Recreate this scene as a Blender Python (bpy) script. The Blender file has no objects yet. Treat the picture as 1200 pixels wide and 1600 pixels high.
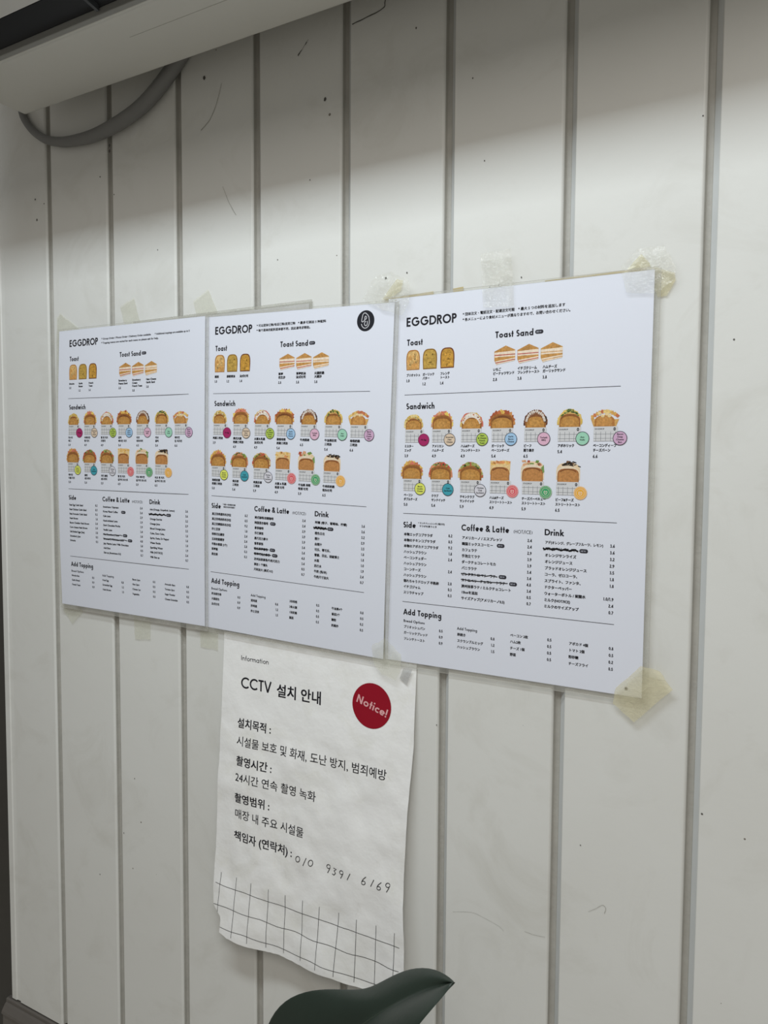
import bpy, math, random
from mathutils import Vector, Matrix, noise
S = bpy.context.scene
COL = S.collection
PI = math.pi
CAM_H = 1.5          # camera height above the floor (m); wall face is the plane y = 0, the room is at y < 0

# ---------------------------------------------------------------- camera
cd = bpy.data.cameras.new('camera'); cam = bpy.data.objects.new('camera', cd); COL.objects.link(cam)
cd.sensor_fit = 'VERTICAL'; cd.sensor_height = 36.0; cd.lens = 1198.5 / 1600 * 36.0; cd.clip_start = 0.01
r_ = Vector((0.8678, 0.4969, 0.0062)); f_ = Vector((-0.4957, 0.8664, -0.0599)).normalized()
u_ = r_.cross(f_).normalized(); r_ = f_.cross(u_).normalized()
M = Matrix.Identity(4)
for i in range(3):
    M[i][0] = r_[i]; M[i][1] = u_[i]; M[i][2] = -f_[i]
M[0][3], M[1][3], M[2][3] = 0.0, -0.791, CAM_H
cam.matrix_world = M
S.camera = cam

# ---------------------------------------------------------------- world, lamps, exposure
S.view_settings.view_transform = 'Standard'; S.view_settings.look = 'None'
S.view_settings.gamma = 1.0; S.view_settings.use_curve_mapping = False
S.view_settings.exposure = 0.0
w = bpy.data.worlds.new('room_light'); S.world = w; w.use_nodes = True
bg = w.node_tree.nodes['Background']; bg.inputs[0].default_value = (1.0, 0.965, 0.89, 1); bg.inputs[1].default_value = 0.195
def area(name, loc, sx, sy, power, col, rot=(0, 0, 0)):
    l = bpy.data.lights.new(name, 'AREA'); l.shape = 'RECTANGLE'; l.size = sx; l.size_y = sy; l.energy = power; l.color = col
    o = bpy.data.objects.new(name, l); COL.objects.link(o); o.location = loc; o.rotation_euler = rot
    return o
area('ceiling_tube_light', (-0.47, -0.66, CAM_H + 0.868), 0.9, 0.15, 12.4, (0.90, 0.98, 1.02))
area('far_ceiling_light', (0.72, -1.8, CAM_H + 1.25), 1.3, 1.0, 25.0, (1.0, 0.95, 0.88))

# ---------------------------------------------------------------- helpers
def lin(c):
    return tuple(((x / 255) / 12.92 if x / 255 <= 0.04045 else ((x / 255 + 0.055) / 1.055) ** 2.4) for x in c)
def tag(o, label=None, cat=None, group=None, kind=None):
    for k, v in (('label', label), ('category', cat), ('group', group), ('kind', kind)):
        if v: o[k] = v
    return o
def empty(name, loc, rot=(0, 0, 0)):
    o = bpy.data.objects.new(name, None); COL.objects.link(o); o.location = loc; o.rotation_euler = rot
    o.empty_display_size = 0.02
    return o
def mesh(name, verts, faces, mat, parent=None, smooth=False, mats=None, fm=None, loc=None):
    m = bpy.data.meshes.new(name); m.from_pydata(verts, [], faces); m.update()
    for mm in (mats or [mat]): m.materials.append(mm)
    if fm: m.polygons.foreach_set('material_index', fm)
    if smooth: m.polygons.foreach_set('use_smooth', [True] * len(m.polygons))
    o = bpy.data.objects.new(name, m); COL.objects.link(o)
    if parent: o.parent = parent
    if loc: o.location = loc
    return o
class MB:
    def __init__(s): s.v = []; s.f = []
    def add(s, v, f):
        n = len(s.v); s.v += v; s.f += [tuple(i + n for i in q) for q in f]
    def box(s, x0, x1, y0, y1, z0, z1):
        s.add([(x0, y0, z0), (x1, y0, z0), (x1, y1, z0), (x0, y1, z0), (x0, y0, z1), (x1, y0, z1), (x1, y1, z1), (x0, y1, z1)],
              [(0, 3, 2, 1), (4, 5, 6, 7), (0, 1, 5, 4), (1, 2, 6, 5), (2, 3, 7, 6), (3, 0, 4, 7)])
    def prism(s, prof, x0, x1):            # closed (y, z) profile extruded along x
        n = len(prof)
        s.add([(x0, y, z) for y, z in prof] + [(x1, y, z) for y, z in prof],
              [(i, (i + 1) % n, n + (i + 1) % n, n + i) for i in range(n)] + [tuple(range(n))[::-1], tuple(range(n, 2 * n))])
    def build(s, name, mat, parent=None, smooth=False):
        return mesh(name, s.v, s.f, mat, parent, smooth)
def tube(path, radii, nseg=12):
    mb = MB(); P = [Vector(p) for p in path]; rings = []
    for i, p in enumerate(P):
        t = (P[min(i + 1, len(P) - 1)] - P[max(i - 1, 0)]).normalized()
        a = t.cross(Vector((0, 1, 0.01))).normalized(); b = t.cross(a).normalized()
        rings.append([tuple(p + radii[i] * (math.cos(2 * PI * k / nseg) * a + math.sin(2 * PI * k / nseg) * b)) for k in range(nseg)])
    v = [q for r in rings for q in r]; f = []
    for i in range(len(P) - 1):
        for k in range(nseg):
            f.append((i * nseg + k, i * nseg + (k + 1) % nseg, (i + 1) * nseg + (k + 1) % nseg, (i + 1) * nseg + k))
    f.append(tuple(range(nseg))); f.append(tuple(range((len(P) - 1) * nseg, len(P) * nseg))[::-1])
    mb.add(v, f); return mb
def spline(pts, n):                          # Catmull-Rom through points
    P = [Vector(p) for p in pts]; out = []
    for i in range(len(P) - 1):
        a, b, c, d = P[max(i - 1, 0)], P[i], P[i + 1], P[min(i + 2, len(P) - 1)]
        for k in range(n):
            t = k / n
            out.append(0.5 * ((2 * b) + (c - a) * t + (2 * a - 5 * b + 4 * c - d) * t * t + (3 * b - a - 3 * c + d) * t ** 3))
    out.append(P[-1]); return out

# ---------------------------------------------------------------- materials
def new_mat(name):
    m = bpy.data.materials.new(name); m.use_nodes = True
    nt = m.node_tree; b = nt.nodes['Principled BSDF']
    return m, nt, b
def nd(nt, t, **kw):
    n = nt.nodes.new(t)
    for k, v in kw.items(): setattr(n, k, v)
    return n
def mix_rgb(nt, fac, a, b, mode='MIX'):
    n = nd(nt, 'ShaderNodeMix', data_type='RGBA', blend_type=mode)
    for sock, val in ((n.inputs[0], fac), (n.inputs[6], a), (n.inputs[7], b)):
        if hasattr(val, 'links'): nt.links.new(val, sock)
        elif isinstance(val, tuple): sock.default_value = (*val[:3], 1)
        else: sock.default_value = val
    return n.outputs[2]
def noise_tex(nt, scale, detail=4, rough=0.55, co=None, dist=0.0):
    n = nd(nt, 'ShaderNodeTexNoise'); n.inputs['Scale'].default_value = scale; n.inputs['Detail'].default_value = detail
    n.inputs['Roughness'].default_value = rough; n.inputs['Distortion'].default_value = dist
    if co: nt.links.new(co, n.inputs['Vector'])
    return n.outputs[0]
def ramp(nt, fac, stops):
    n = nd(nt, 'ShaderNodeValToRGB'); e = n.color_ramp.elements
    while len(e) < len(stops): e.new(0.5)
    for q, (p, c) in zip(e, stops):
        q.position = p; q.color = (*c, 1) if isinstance(c, tuple) else (c, c, c, 1)
    nt.links.new(fac, n.inputs[0]); return n.outputs[0]
def simple(name, col, rough=0.5, metal=0.0, var=0.0, vscale=30, bump=0.0, bscale=80, spec=0.5):
    m, nt, b = new_mat(name)
    b.inputs['Roughness'].default_value = rough; b.inputs['Metallic'].default_value = metal
    b.inputs['Specular IOR Level'].default_value = spec
    b.inputs['Base Color'].default_value = (*col, 1)
    co = nd(nt, 'ShaderNodeTexCoord').outputs['Object']
    if var:
        f = noise_tex(nt, vscale, 5, 0.6, co)
        nt.links.new(mix_rgb(nt, f, tuple(c * (1 - var) for c in col), tuple(min(1, c * (1 + var)) for c in col)), b.inputs['Base Color'])
    if bump:
        bn = nd(nt, 'ShaderNodeBump'); bn.inputs['Strength'].default_value = bump; bn.inputs['Distance'].default_value = 0.002
        nt.links.new(noise_tex(nt, bscale, 4, 0.6, co), bn.inputs['Height']); nt.links.new(bn.outputs[0], b.inputs['Normal'])
    return m

def wall_paint():
    m, nt, b = new_mat('white_panel_paint'); L = nt.links
    co = nd(nt, 'ShaderNodeTexCoord').outputs['Object']
    base = mix_rgb(nt, ramp(nt, noise_tex(nt, 2.2, 4, 0.6, co, 0.6), [(0.35, 0.0), (0.7, 1.0)]), (0.735, 0.735, 0.705), (0.775, 0.78, 0.755))
    sm = ramp(nt, noise_tex(nt, 9, 6, 0.65, co, 1.0), [(0.52, 0.0), (0.78, 0.5)])
    base = mix_rgb(nt, sm, base, (0.60, 0.59, 0.54))
    v = nd(nt, 'ShaderNodeTexVoronoi'); v.inputs['Scale'].default_value = 30; L.new(co, v.inputs['Vector'])
    msk = noise_tex(nt, 5.0, 2, 0.5, co)
    mth = nd(nt, 'ShaderNodeMath', operation='MULTIPLY_ADD'); L.new(msk, mth.inputs[0]); mth.inputs[1].default_value = -0.30; L.new(v.outputs['Distance'], mth.inputs[2])
    sp = ramp(nt, mth.outputs[0], [(0.0, 0.0), (1.0, 0.0)])
    dots = nd(nt, 'ShaderNodeMath', operation='LESS_THAN'); L.new(mth.outputs[0], dots.inputs[0]); dots.inputs[1].default_value = -0.150
    base = mix_rgb(nt, dots.outputs[0], base, (0.22, 0.20, 0.17))
    L.new(base, b.inputs['Base Color'])
    b.inputs['Roughness'].default_value = 0.42; b.inputs['Specular IOR Level'].default_value = 0.35
    bn = nd(nt, 'ShaderNodeBump'); bn.inputs['Strength'].default_value = 0.12; bn.inputs['Distance'].default_value = 0.0015
    L.new(noise_tex(nt, 60, 5, 0.6, co), bn.inputs['Height']); L.new(bn.outputs[0], b.inputs['Normal'])
    return m
def film_mat(name, tint, gloss, rough, body=0.0, bodycol=(1, 1, 1), bump=0.0, bscale=90):
    m = bpy.data.materials.new(name); m.use_nodes = True; nt = m.node_tree; nt.nodes.clear(); L = nt.links
    out = nd(nt, 'ShaderNodeOutputMaterial')
    tr = nd(nt, 'ShaderNodeBsdfTransparent'); tr.inputs[0].default_value = (*tint, 1)
    df = nd(nt, 'ShaderNodeBsdfDiffuse'); df.inputs[0].default_value = (*bodycol, 1)
    gl = nd(nt, 'ShaderNodeBsdfAnisotropic'); gl.inputs['Roughness'].default_value = rough
    m1 = nd(nt, 'ShaderNodeMixShader'); L.new(tr.outputs[0], m1.inputs[1]); L.new(df.outputs[0], m1.inputs[2])
    co = nd(nt, 'ShaderNodeTexCoord').outputs['Object']
    if body > 0:
        f = ramp(nt, noise_tex(nt, 45, 4, 0.6, co), [(0.3, max(0, body - 0.15)), (0.7, min(1, body + 0.15))])
        L.new(f, m1.inputs[0])
    else: m1.inputs[0].default_value = 0.0
    m2 = nd(nt, 'ShaderNodeMixShader')
    ge = nd(nt, 'ShaderNodeNewGeometry'); vm = nd(nt, 'ShaderNodeVectorMath', operation='DOT_PRODUCT')
    L.new(ge.outputs['Incoming'], vm.inputs[0]); L.new(ge.outputs['Normal'], vm.inputs[1])
    def mth(op, a, b2):
        q = nd(nt, 'ShaderNodeMath', operation=op)
        for k2, z in ((0, a), (1, b2)):
            if hasattr(z, 'links'): L.new(z, q.inputs[k2])
            elif z is not None: q.inputs[k2].default_value = z
        return q.outputs[0]
    one = mth('SUBTRACT', 1.0, mth('ABSOLUTE', vm.outputs['Value'], None))          # Schlick, the same on both faces
    class _o: pass
    mu = _o(); mu.outputs = [mth('MULTIPLY', mth('ADD', mth('MULTIPLY', mth('POWER', one, 5.0), 0.95), 0.04), gloss)]
    L.new(mu.outputs[0], m2.inputs[0]); L.new(m1.outputs[0], m2.inputs[1]); L.new(gl.outputs[0], m2.inputs[2])
    if bump:
        bn = nd(nt, 'ShaderNodeBump'); bn.inputs['Strength'].default_value = bump; bn.inputs['Distance'].default_value = 0.002
        L.new(noise_tex(nt, bscale, 3, 0.6, co, 1.5), bn.inputs['Height'])
        L.new(bn.outputs[0], gl.inputs['Normal']); L.new(bn.outputs[0], df.inputs['Normal'])
    L.new(m2.outputs[0], out.inputs[0]); return m
def ink_mat():
    m, nt, b = new_mat('printed_ink'); L = nt.links
    at = nd(nt, 'ShaderNodeAttribute', attribute_name='ink')
    co = nd(nt, 'ShaderNodeTexCoord').outputs['Object']
    n = ramp(nt, noise_tex(nt, 420, 3, 0.65, co), [(0.32, 0.72), (0.68, 1.22)])
    mot = mix_rgb(nt, 1.0, at.outputs['Color'], n, 'MULTIPLY')
    L.new(mix_rgb(nt, at.outputs['Alpha'], at.outputs['Color'], mot), b.inputs['Base Color'])
    b.inputs['Roughness'].default_value = 0.5; b.inputs['Specular IOR Level'].default_value = 0.25
    return m
WALL = wall_paint()
PAPER = simple('poster_paper', (0.80, 0.825, 0.915), 0.45, spec=0.3)
OLDPAPER = simple('old_sheet_paper', (0.72, 0.72, 0.74), 0.45, spec=0.3)
NPAPER = simple('notice_paper', (0.88, 0.88, 0.865), 0.65, bump=0.9, bscale=22, spec=0.2)
def stained(m):
    nt = m.node_tree; b = nt.nodes['Principled BSDF']; co = nd(nt, 'ShaderNodeTexCoord').outputs['Object']
    st = ramp(nt, noise_tex(nt, 13, 6, 0.62, co, 1.2), [(0.50, 0.0), (0.72, 0.5)])
    base = mix_rgb(nt, st, (0.92, 0.92, 0.915), (0.79, 0.785, 0.72))
    sm = ramp(nt, noise_tex(nt, 34, 5, 0.7, co, 2.0), [(0.62, 0.0), (0.82, 0.4)])
    nt.links.new(mix_rgb(nt, sm, base, (0.62, 0.61, 0.57)), b.inputs['Base Color'])
stained(NPAPER)
INK = ink_mat()
BLACKINK = simple('black_ink', (0.012, 0.012, 0.018), 0.5, spec=0.25)
PENINK = simple('pen_ink', (0.03, 0.03, 0.035), 0.5)
REDINK = simple('red_ink', lin((150, 18, 38)), 0.55, spec=0.2)
PINKINK = simple('pale_pink_ink', lin((228, 170, 172)), 0.55, spec=0.2)
FILM = film_mat('laminate_film', (1.0, 1.0, 1.0), 0.5, 0.14)
FILMEDGE = film_mat('laminate_edge', (0.94, 0.94, 0.92), 0.9, 0.14, 0.30, (0.64, 0.63, 0.585))  # grey body also paints in the shade of the gap behind the film
FILMLINE = film_mat('laminate_seal', (0.9, 0.9, 0.88), 0.8, 0.2, 0.6, (0.52, 0.51, 0.47))
TAPE_Y = film_mat('yellowed_tape', (0.97, 0.95, 0.86), 1.0, 0.16, 0.36, (0.86, 0.80, 0.56), 0.5, 120)
TAPE_P = film_mat('pale_tape', (0.98, 0.98, 0.95), 0.8, 0.2, 0.25, (0.84, 0.84, 0.74), 0.15, 80)
TAPE_C = film_mat('clear_crinkled_tape', (0.985, 0.985, 0.97), 1.7, 0.12, 0.10, (0.92, 0.91, 0.83), 0.9, 190)
STRIP_Y = simple('yellowed_strip', lin((190, 174, 128)), 0.5, var=0.12, vscale=60)
GLUE = simple('glue_crust', lin((120, 112, 92)), 0.6)
ACW = simple('appliance_white', (0.66, 0.655, 0.61), 0.38, var=0.03, vscale=6, bump=0.05)
ACP = simple('appliance_panel', (0.69, 0.69, 0.665), 0.4, var=0.03, vscale=6)
DARK = simple('dark_slot', (0.016, 0.018, 0.022), 0.45)
DARKP = simple('dark_plastic', (0.05, 0.055, 0.06), 0.4)
HOSE = simple('grey_hose', (0.20, 0.20, 0.195), 0.55, var=0.06, vscale=40, bump=0.15)
STEEL = simple('brown_grey_steel', (0.17, 0.155, 0.14), 0.38, 0.35, var=0.15, vscale=25)
STEELD = simple('dark_steel', (0.06, 0.056, 0.049), 0.4, 0.3, var=0.2, vscale=12)
LEAF = simple('leaf_green', (0.017, 0.028, 0.020), 0.42, var=0.22, vscale=22, bump=0.12, bscale=60, spec=0.4)
RIB = simple('leaf_midrib', (0.030, 0.044, 0.030), 0.42)
STEM = simple('plant_stem', (0.09, 0.075, 0.04), 0.6, var=0.2)
POT = simple('clay_pot', (0.33, 0.30, 0.27), 0.6, var=0.1)
SOIL = simple('potting_soil', (0.03, 0.022, 0.016), 0.9, var=0.4, vscale=120, bump=0.6)
FLOORM = simple('beige_floor', (0.60, 0.57, 0.52), 0.5, var=0.08, vscale=4)
SCUFF = simple('scuff_mark', (0.10, 0.095, 0.085), 0.7)
SCUFFL = simple('faint_scuff', (0.36, 0.35, 0.31), 0.7)

# ---------------------------------------------------------------- the setting
PITCH = 0.13577; G0 = -1.18734
prof = [(-1.190, 0.030), (-1.190, 0.0012), (-1.1888, 0.0)]
prof += [(-1.1775, 0.0), (-1.1765, 0.0016), (-1.1680, 0.0022), (-1.1655, 0.0)]       # shallow folded edge
for k in range(1, 20):
    c = G0 + PITCH * k
    prof += [(c - 0.0088, 0.0), (c - 0.0076, 0.0003), (c - 0.0066, 0.0011), (c - 0.0058, 0.0026), (c - 0.0054, 0.0040), (c - 0.0049, 0.0066), (c - 0.0042, 0.0075),
             (c + 0.0000, 0.0075), (c + 0.0008, 0.0068), (c + 0.0062, 0.0014), (c + 0.0068, 0.0003), (c + 0.0074, 0.0)]
prof.append((1.45, 0.0)); prof.append((1.45, 0.03))
ZB, ZT = CAM_H - 0.9243, CAM_H + 1.30
n = len(prof)
v = [(x, y, ZB) for x, y in prof] + [(x, y, ZT) for x, y in prof]
f = [(i, i + 1, n + i + 1, n + i) for i in range(n - 1)] + [tuple(range(n))[::-1], tuple(range(n, 2 * n)), (0, n, 2 * n - 1, n - 1)]
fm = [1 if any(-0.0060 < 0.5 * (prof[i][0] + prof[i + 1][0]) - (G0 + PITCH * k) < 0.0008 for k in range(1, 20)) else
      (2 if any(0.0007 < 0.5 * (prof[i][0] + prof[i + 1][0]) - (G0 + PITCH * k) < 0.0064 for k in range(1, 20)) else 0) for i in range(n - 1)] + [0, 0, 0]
GROOVE = simple('dark_joint', (0.43, 0.42, 0.385), 0.6, var=0.18, vscale=35, bump=0.3, bscale=150)  # groove floor and left side, darker grey than the panels
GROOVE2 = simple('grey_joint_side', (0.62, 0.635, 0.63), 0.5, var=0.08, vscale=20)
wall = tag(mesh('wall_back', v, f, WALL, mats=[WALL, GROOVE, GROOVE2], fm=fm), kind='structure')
b = MB(); b.box(-4, 3.5, -5, 0.6, -0.05, 0.0); tag(b.build('floor', FLOORM), kind='structure')
b = MB(); b.box(-1.29, -1.1925, 0.006, 0.06, 0.0, ZT); tag(b.build('trim_1', STEELD), kind='structure')
b = MB(); b.prism([(0.03, CAM_H - 0.927), (-0.0005, CAM_H - 0.927), (-0.003, CAM_H - 0.9285), (-0.003, CAM_H - 0.934), (-0.006, CAM_H - 0.936), (-0.012, CAM_H - 0.945),
    (-0.013, CAM_H - 0.949), (-0.010, CAM_H - 0.951), (-0.010, CAM_H - 0.975), (0.03, CAM_H - 0.975)], -1.2015, 1.45); tag(b.build('trim_2', STEEL), kind='structure')
b = MB(); b.box(-1.20, 1.45, 0.012, 0.05, 0.0, CAM_H - 0.9745); tag(b.build('baseboard_back', STEELD), kind='structure')
b = MB(); b.box(-2.6, -1.2905, 0.03, 0.07, 0.0, ZT); dr = tag(b.build('opening_shade_sheet_1', simple('opening_shade', (0.030, 0.026, 0.019), 0.5, var=0.3, vscale=3)), kind='structure')  # dark sheet, its colour stands for the shade in the opening beyond

# ---------------------------------------------------------------- air conditioner (above the posters)
X0, X1 = -1.0465, 0.20
zb = CAM_H + 0.516
ac = tag(empty('air_conditioner', (X0, 0, zb)), 'long off-white wall air conditioner at top left with dark outlet slot underneath', 'air conditioner')
def acp(name, prof, x0, x1, mat, par=ac, bev=0.004):
    mb = MB(); mb.prism([(y, z) for y, z in prof], x0 - X0, x1 - X0); o = mb.build(name, mat, par)
    if bev:
        md = o.modifiers.new('bevel', 'BEVEL'); md.width = bev; md.segments = 3; md.limit_method = 'ANGLE'; md.angle_limit = 0.6
    return o
acp('body', [(-0.04, 0), (-0.10, -0.0005), (-0.150, -0.001), (-0.1575, -0.003), (-0.1595, 0.010), (-0.165, 0.045), (-0.205, 0.055), (-0.206, 0.31), (-0.04, 0.31)], X0, X1, ACW)
acp('outlet_slot', [(-0.1655, 0.004), (-0.205, 0.018), (-0.205, 0.050), (-0.166, 0.042)], X0 + 0.03, X1 - 0.03, DARK, bev=0)
acp('slot_frame', [(-0.1592, -0.0045), (-0.1665, -0.0045), (-0.1665, 0.004), (-0.1592, 0.004)], X0 + 0.012, X1 - 0.012, simple('slot_frame_grey', (0.28, 0.28, 0.265), 0.45), bev=0.001)
acp('front_panel', [(-0.2055, 0.004), (-0.250, 0.012), (-0.262, 0.026), (-0.268, 0.07), (-0.262, 0.30), (-0.2065, 0.31)], X0, X1, ACP)
acp('louver', [(-0.172, 0.006), (-0.196, 0.014), (-0.196, 0.0165), (-0.172, 0.0085)], X0 + 0.05, X1 - 0.05, DARK, bev=0)
for xx in (-0.738, -0.43, -0.13):
    acp('deflector_vane', [(-0.168, -0.001), (-0.203, 0.006), (-0.203, 0.016), (-0.168, 0.009)], xx, xx + 0.004, DARKP, bev=0)
acp('side_cap', [(-0.05, 0.004), (-0.152, 0.004), (-0.20, 0.06), (-0.255, 0.05), (-0.258, 0.29), (-0.05, 0.30)], X0 - 0.0012, X0 + 0.0005, ACW, bev=0)
acp('mounting_plate', [(0.0, 0.06), (-0.041, 0.06), (-0.041, 0.28), (0.0, 0.28)], X0 + 0.50, X1 - 0.05, DARKP, bev=0)
acp('parting_seam', [(-0.1120, -0.0009), (-0.1125, -0.0009), (-0.1125, 0.001), (-0.1120, 0.001)], X0 + 0.30, X1 - 0.1, simple('seam_shadow_gap', (0.45, 0.45, 0.41), 0.6), bev=0)
# drain hose
hp = [(-1.115, -0.010, 0.585), (-1.104, -0.011, 0.553), (-1.0960, -0.011, 0.5335), (-1.0755, -0.011, 0.5120), (-1.0457, -0.012, 0.4931), (-1.0092, -0.013, 0.4815), (-0.9736, -0.0135, 0.4767), (-0.9322, -0.014, 0.4755),
      (-0.8856, -0.0145, 0.4808), (-0.8408, -0.015, 0.4928), (-0.8060, -0.0155, 0.5105), (-0.7720, -0.016, 0.5350), (-0.745, -0.017, 0.562), (-0.725, -0.018, 0.595), (-0.715, -0.018, 0.63)]
path = spline([(x, y, z + CAM_H) for x, y, z in hp], 6)
rad = [0.0055 + 0.0044 * min(1, max(0, (p.x + 1.09) / 0.20)) for p in path]
path = [Vector((p.x, -r - 0.0012, p.z)) for p, r in zip(path, rad)]
tag(tube(path, rad, 14).build('drain_hose', HOSE, None, True), 'grey hose sagging in a loop below the air conditioner against the wall', 'hose')

# ---------------------------------------------------------------- lettering
class Ink:
    """flat printed shapes in sheet coordinates (mm); layer lifts in units of 0.03 mm"""
    def __init__(s): s.v = []; s.f = []; s.c = []
    def add(s, pts, faces, col, layer=0, mott=0.0):
        n = len(s.v); s.v += [(p[0], p[1], layer) for p in pts]
        for q in faces: s.f.append(tuple(i + n for i in q)); s.c.append((*col, mott))
    def poly(s, pts, col, layer=0, mott=0.0): s.add(pts, [tuple(range(len(pts)))], col, layer, mott)
    def rect(s, x0, y0, x1, y1, col, layer=0, mott=0.0): s.poly([(x0, y0), (x1, y0), (x1, y1), (x0, y1)], col, layer, mott)
    def ell(s, cx, cy, rx, ry, col, layer=0, mott=0.0, k=28): s.poly([(cx + rx * math.cos(2 * PI * i / k), cy + ry * math.sin(2 * PI * i / k)) for i in range(k)], col, layer, mott)
    def ring(s, cx, cy, r0, r1, col, layer=0, k=32):
        p = [(cx + r * math.cos(2 * PI * i / k), cy + r * math.sin(2 * PI * i / k)) for r in (r0, r1) for i in range(k)]
        s.add(p, [(i, (i + 1) % k, k + (i + 1) % k, k + i) for i in range(k)], col, layer)
    def line(s, pts, wd, col, layer=0):
        v, f = ribbon(pts, wd); s.add(v, f, col, layer)
def ribbon(pts, wd):
    n = len(pts); v = []; h = wd / 2
    for i in range(n):
        a = pts[max(i - 1, 0)]; b = pts[i]; c = pts[min(i + 1, n - 1)]
        d1 = (b[0] - a[0], b[1] - a[1]) if i > 0 else (c[0] - b[0], c[1] - b[1])
        d2 = (c[0] - b[0], c[1] - b[1]) if i < n - 1 else d1
        l1 = math.hypot(*d1) or 1; l2 = math.hypot(*d2) or 1
        n1 = (-d1[1] / l1, d1[0] / l1); n2 = (-d2[1] / l2, d2[0] / l2)
        m = (n1[0] + n2[0], n1[1] + n2[1]); k = m[0] * n1[0] + m[1] * n1[1]
        k = h / max(k, 0.5); v += [(b[0] + m[0] * k, b[1] + m[1] * k), (b[0] - m[0] * k, b[1] - m[1] * k)]
    return v, [(2 * i, 2 * i + 1, 2 * i + 3, 2 * i + 2) for i in range(n - 1)]
def sharp_split(strokes):                    # start a new stroke at every sharp corner
    out = []
    for st in strokes:
        cur = [st[0]]
        for i in range(1, len(st)):
            cur.append(st[i])
            if i < len(st) - 1:
                a, b2, c = st[i - 1], st[i], st[i + 1]; d1 = (b2[0] - a[0], b2[1] - a[1]); d2 = (c[0] - b2[0], c[1] - b2[1])
                if d1[0] * d2[0] + d1[1] * d2[1] < -0.1 * math.hypot(*d1) * math.hypot(*d2): out.append(cur); cur = [b2]
        out.append(cur)
    return out
def arc(cx, cy, rx, ry, a0, a1, k=None):
    k = k or max(4, int(abs(a1 - a0) / 18))
    return [(cx + rx * math.cos(math.radians(a0 + (a1 - a0) * i / k)), cy + ry * math.sin(math.radians(a0 + (a1 - a0) * i / k))) for i in range(k + 1)]
def glyphs(w):
    h = w / 2; X = 0.64; R = 0.32 - h; c = X / 2; g = {}
    def S_(cx, y0, y1, rx):
        ym = (y0 + y1) / 2; ru = (y1 - ym) / 2; rl = (ym - y0) / 2
        return arc(cx, ym + ru, rx * .92, ru, 35, 270) + arc(cx, ym - rl, rx, rl, 90, -145)[1:]
    full = lambda cx, cy, rx, ry: arc(cx, cy, rx, ry, 0, 360, 24)
    g['E'] = (.56, [[(h, 0), (h, 1)], [(h, 1 - h), (.50, 1 - h)], [(h, .52), (.47, .52)], [(h, h), (.50, h)]])
    g['F'] = (.52, [[(h, 0), (h, 1)], [(h, 1 - h), (.48, 1 - h)], [(h, .52), (.44, .52)]])
    g['L'] = (.48, [[(h, 0), (h, 1)], [(h, h), (.45, h)]])
    g['G'] = (1.03, [arc(.5, .5, .5 - h, .5 - h, 42, 360) + [(.52, .5)]])
    g['O'] = (1.03, [full(.5, .5, .5 - h, .5 - h)]); g['0'] = (.58, [full(.28, .5, .28 - h, .5 - h)])
    g['C'] = (.86, [arc(.5, .5, .5 - h, .5 - h, 45, 315)])
    g['D'] = (.84, [[(h, 0), (h, 1)], [(h, 1 - h), (.33, 1 - h)] + arc(.33, .5, .5 - h, .5 - h, 90, -90)[1:] + [(h, h)]])
    g['R'] = (.62, [[(h, 0), (h, 1)], [(h, 1 - h), (.30, 1 - h)] + arc(.30, .73, .25 - h + .02, .27 - h, 90, -90)[1:] + [(h, .46 + h)], [(.28, .5), (.55, 0)]])
    g['P'] = (.58, [[(h, 0), (h, 1)], [(h, 1 - h), (.30, 1 - h)] + arc(.30, .71, .25 - h, .29 - h, 90, -90)[1:] + [(h, .42 + h)]])
    g['B'] = (.60, [[(h, 0), (h, 1)], [(h, 1 - h), (.28, 1 - h)] + arc(.28, .77, .22 - h, .23 - h, 90, -90)[1:] + [(h, .54 + h)], [(h, .54 + h), (.30, .54 + h)] + arc(.30, .27 + h / 2, .26 - h, .27 - h / 2, 90, -90)[1:] + [(h, h)]])
    g['T'] = (.58, [[(0, 1 - h), (.56, 1 - h)], [(.28, 0), (.28, 1)]])
    g['I'] = (.24, [[(h, 0), (h, 1)]]); g['l'] = (.25, [[(h, 0), (h, 1.04)]])
    g['H'] = (.76, [[(h, 0), (h, 1)], [(.68 - h, 0), (.68 - h, 1)], [(h, .52), (.68 - h, .52)]])
    g['N'] = (.80, [[(h, 0), (h, 1)], [(h, .98), (.72 - h, .02)], [(.72 - h, 0), (.72 - h, 1)]])
    g['A'] = (.76, [[(0.04, 0), (.37, .99), (.70, 0)], [(.16, .30), (.58, .30)]])
    g['V'] = (.72, [[(0.04, 1), (.35, .01), (.66, 1)]])
    g['S'] = (.56, [S_(.27, h, 1 - h, .25 - h + .02)]); g['s'] = (.40, [S_(.19, h, X - h, .17 - h + .03)])
    g['o'] = (.68, [full(c, c, R, R)])
    g['a'] = (.72, [full(c, c, R, R), [(X - h, 0), (X - h, X)]]); g['d'] = (.72, [full(c, c, R, R), [(X - h, 0), (X - h, 1.04)]])
    g['p'] = (.70, [full(c, c, R, R), [(h, -.34), (h, X)]]); g['b'] = (.70, [full(c, c, R, R), [(h, 0), (h, 1.04)]])
    g['g'] = (.72, [full(c, c, R, R), [(X - h, X), (X - h, -.08)] + arc(c, -.08, R, .24, 0, -150)[1:]])
    g['c'] = (.54, [arc(c, c, R, R, 48, 312)]); g['e'] = (.66, [[(h, c)] + [(X - h, c)] + arc(c, c, R, R, 0, 318)[1:]])
    an = lambda x0: [(x0, 0), (x0, X)]
    g['n'] = (.60, [an(h), [(h, .36)] + arc(.27, .38, .27 - h, .26 - h, 180, 0) + [(.54 - h, 0)]])
    g['h'] = (.60, [[(h, 0), (h, 1.04)], [(h, .36)] + arc(.27, .38, .27 - h, .26 - h, 180, 0) + [(.54 - h, 0)]])
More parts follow.
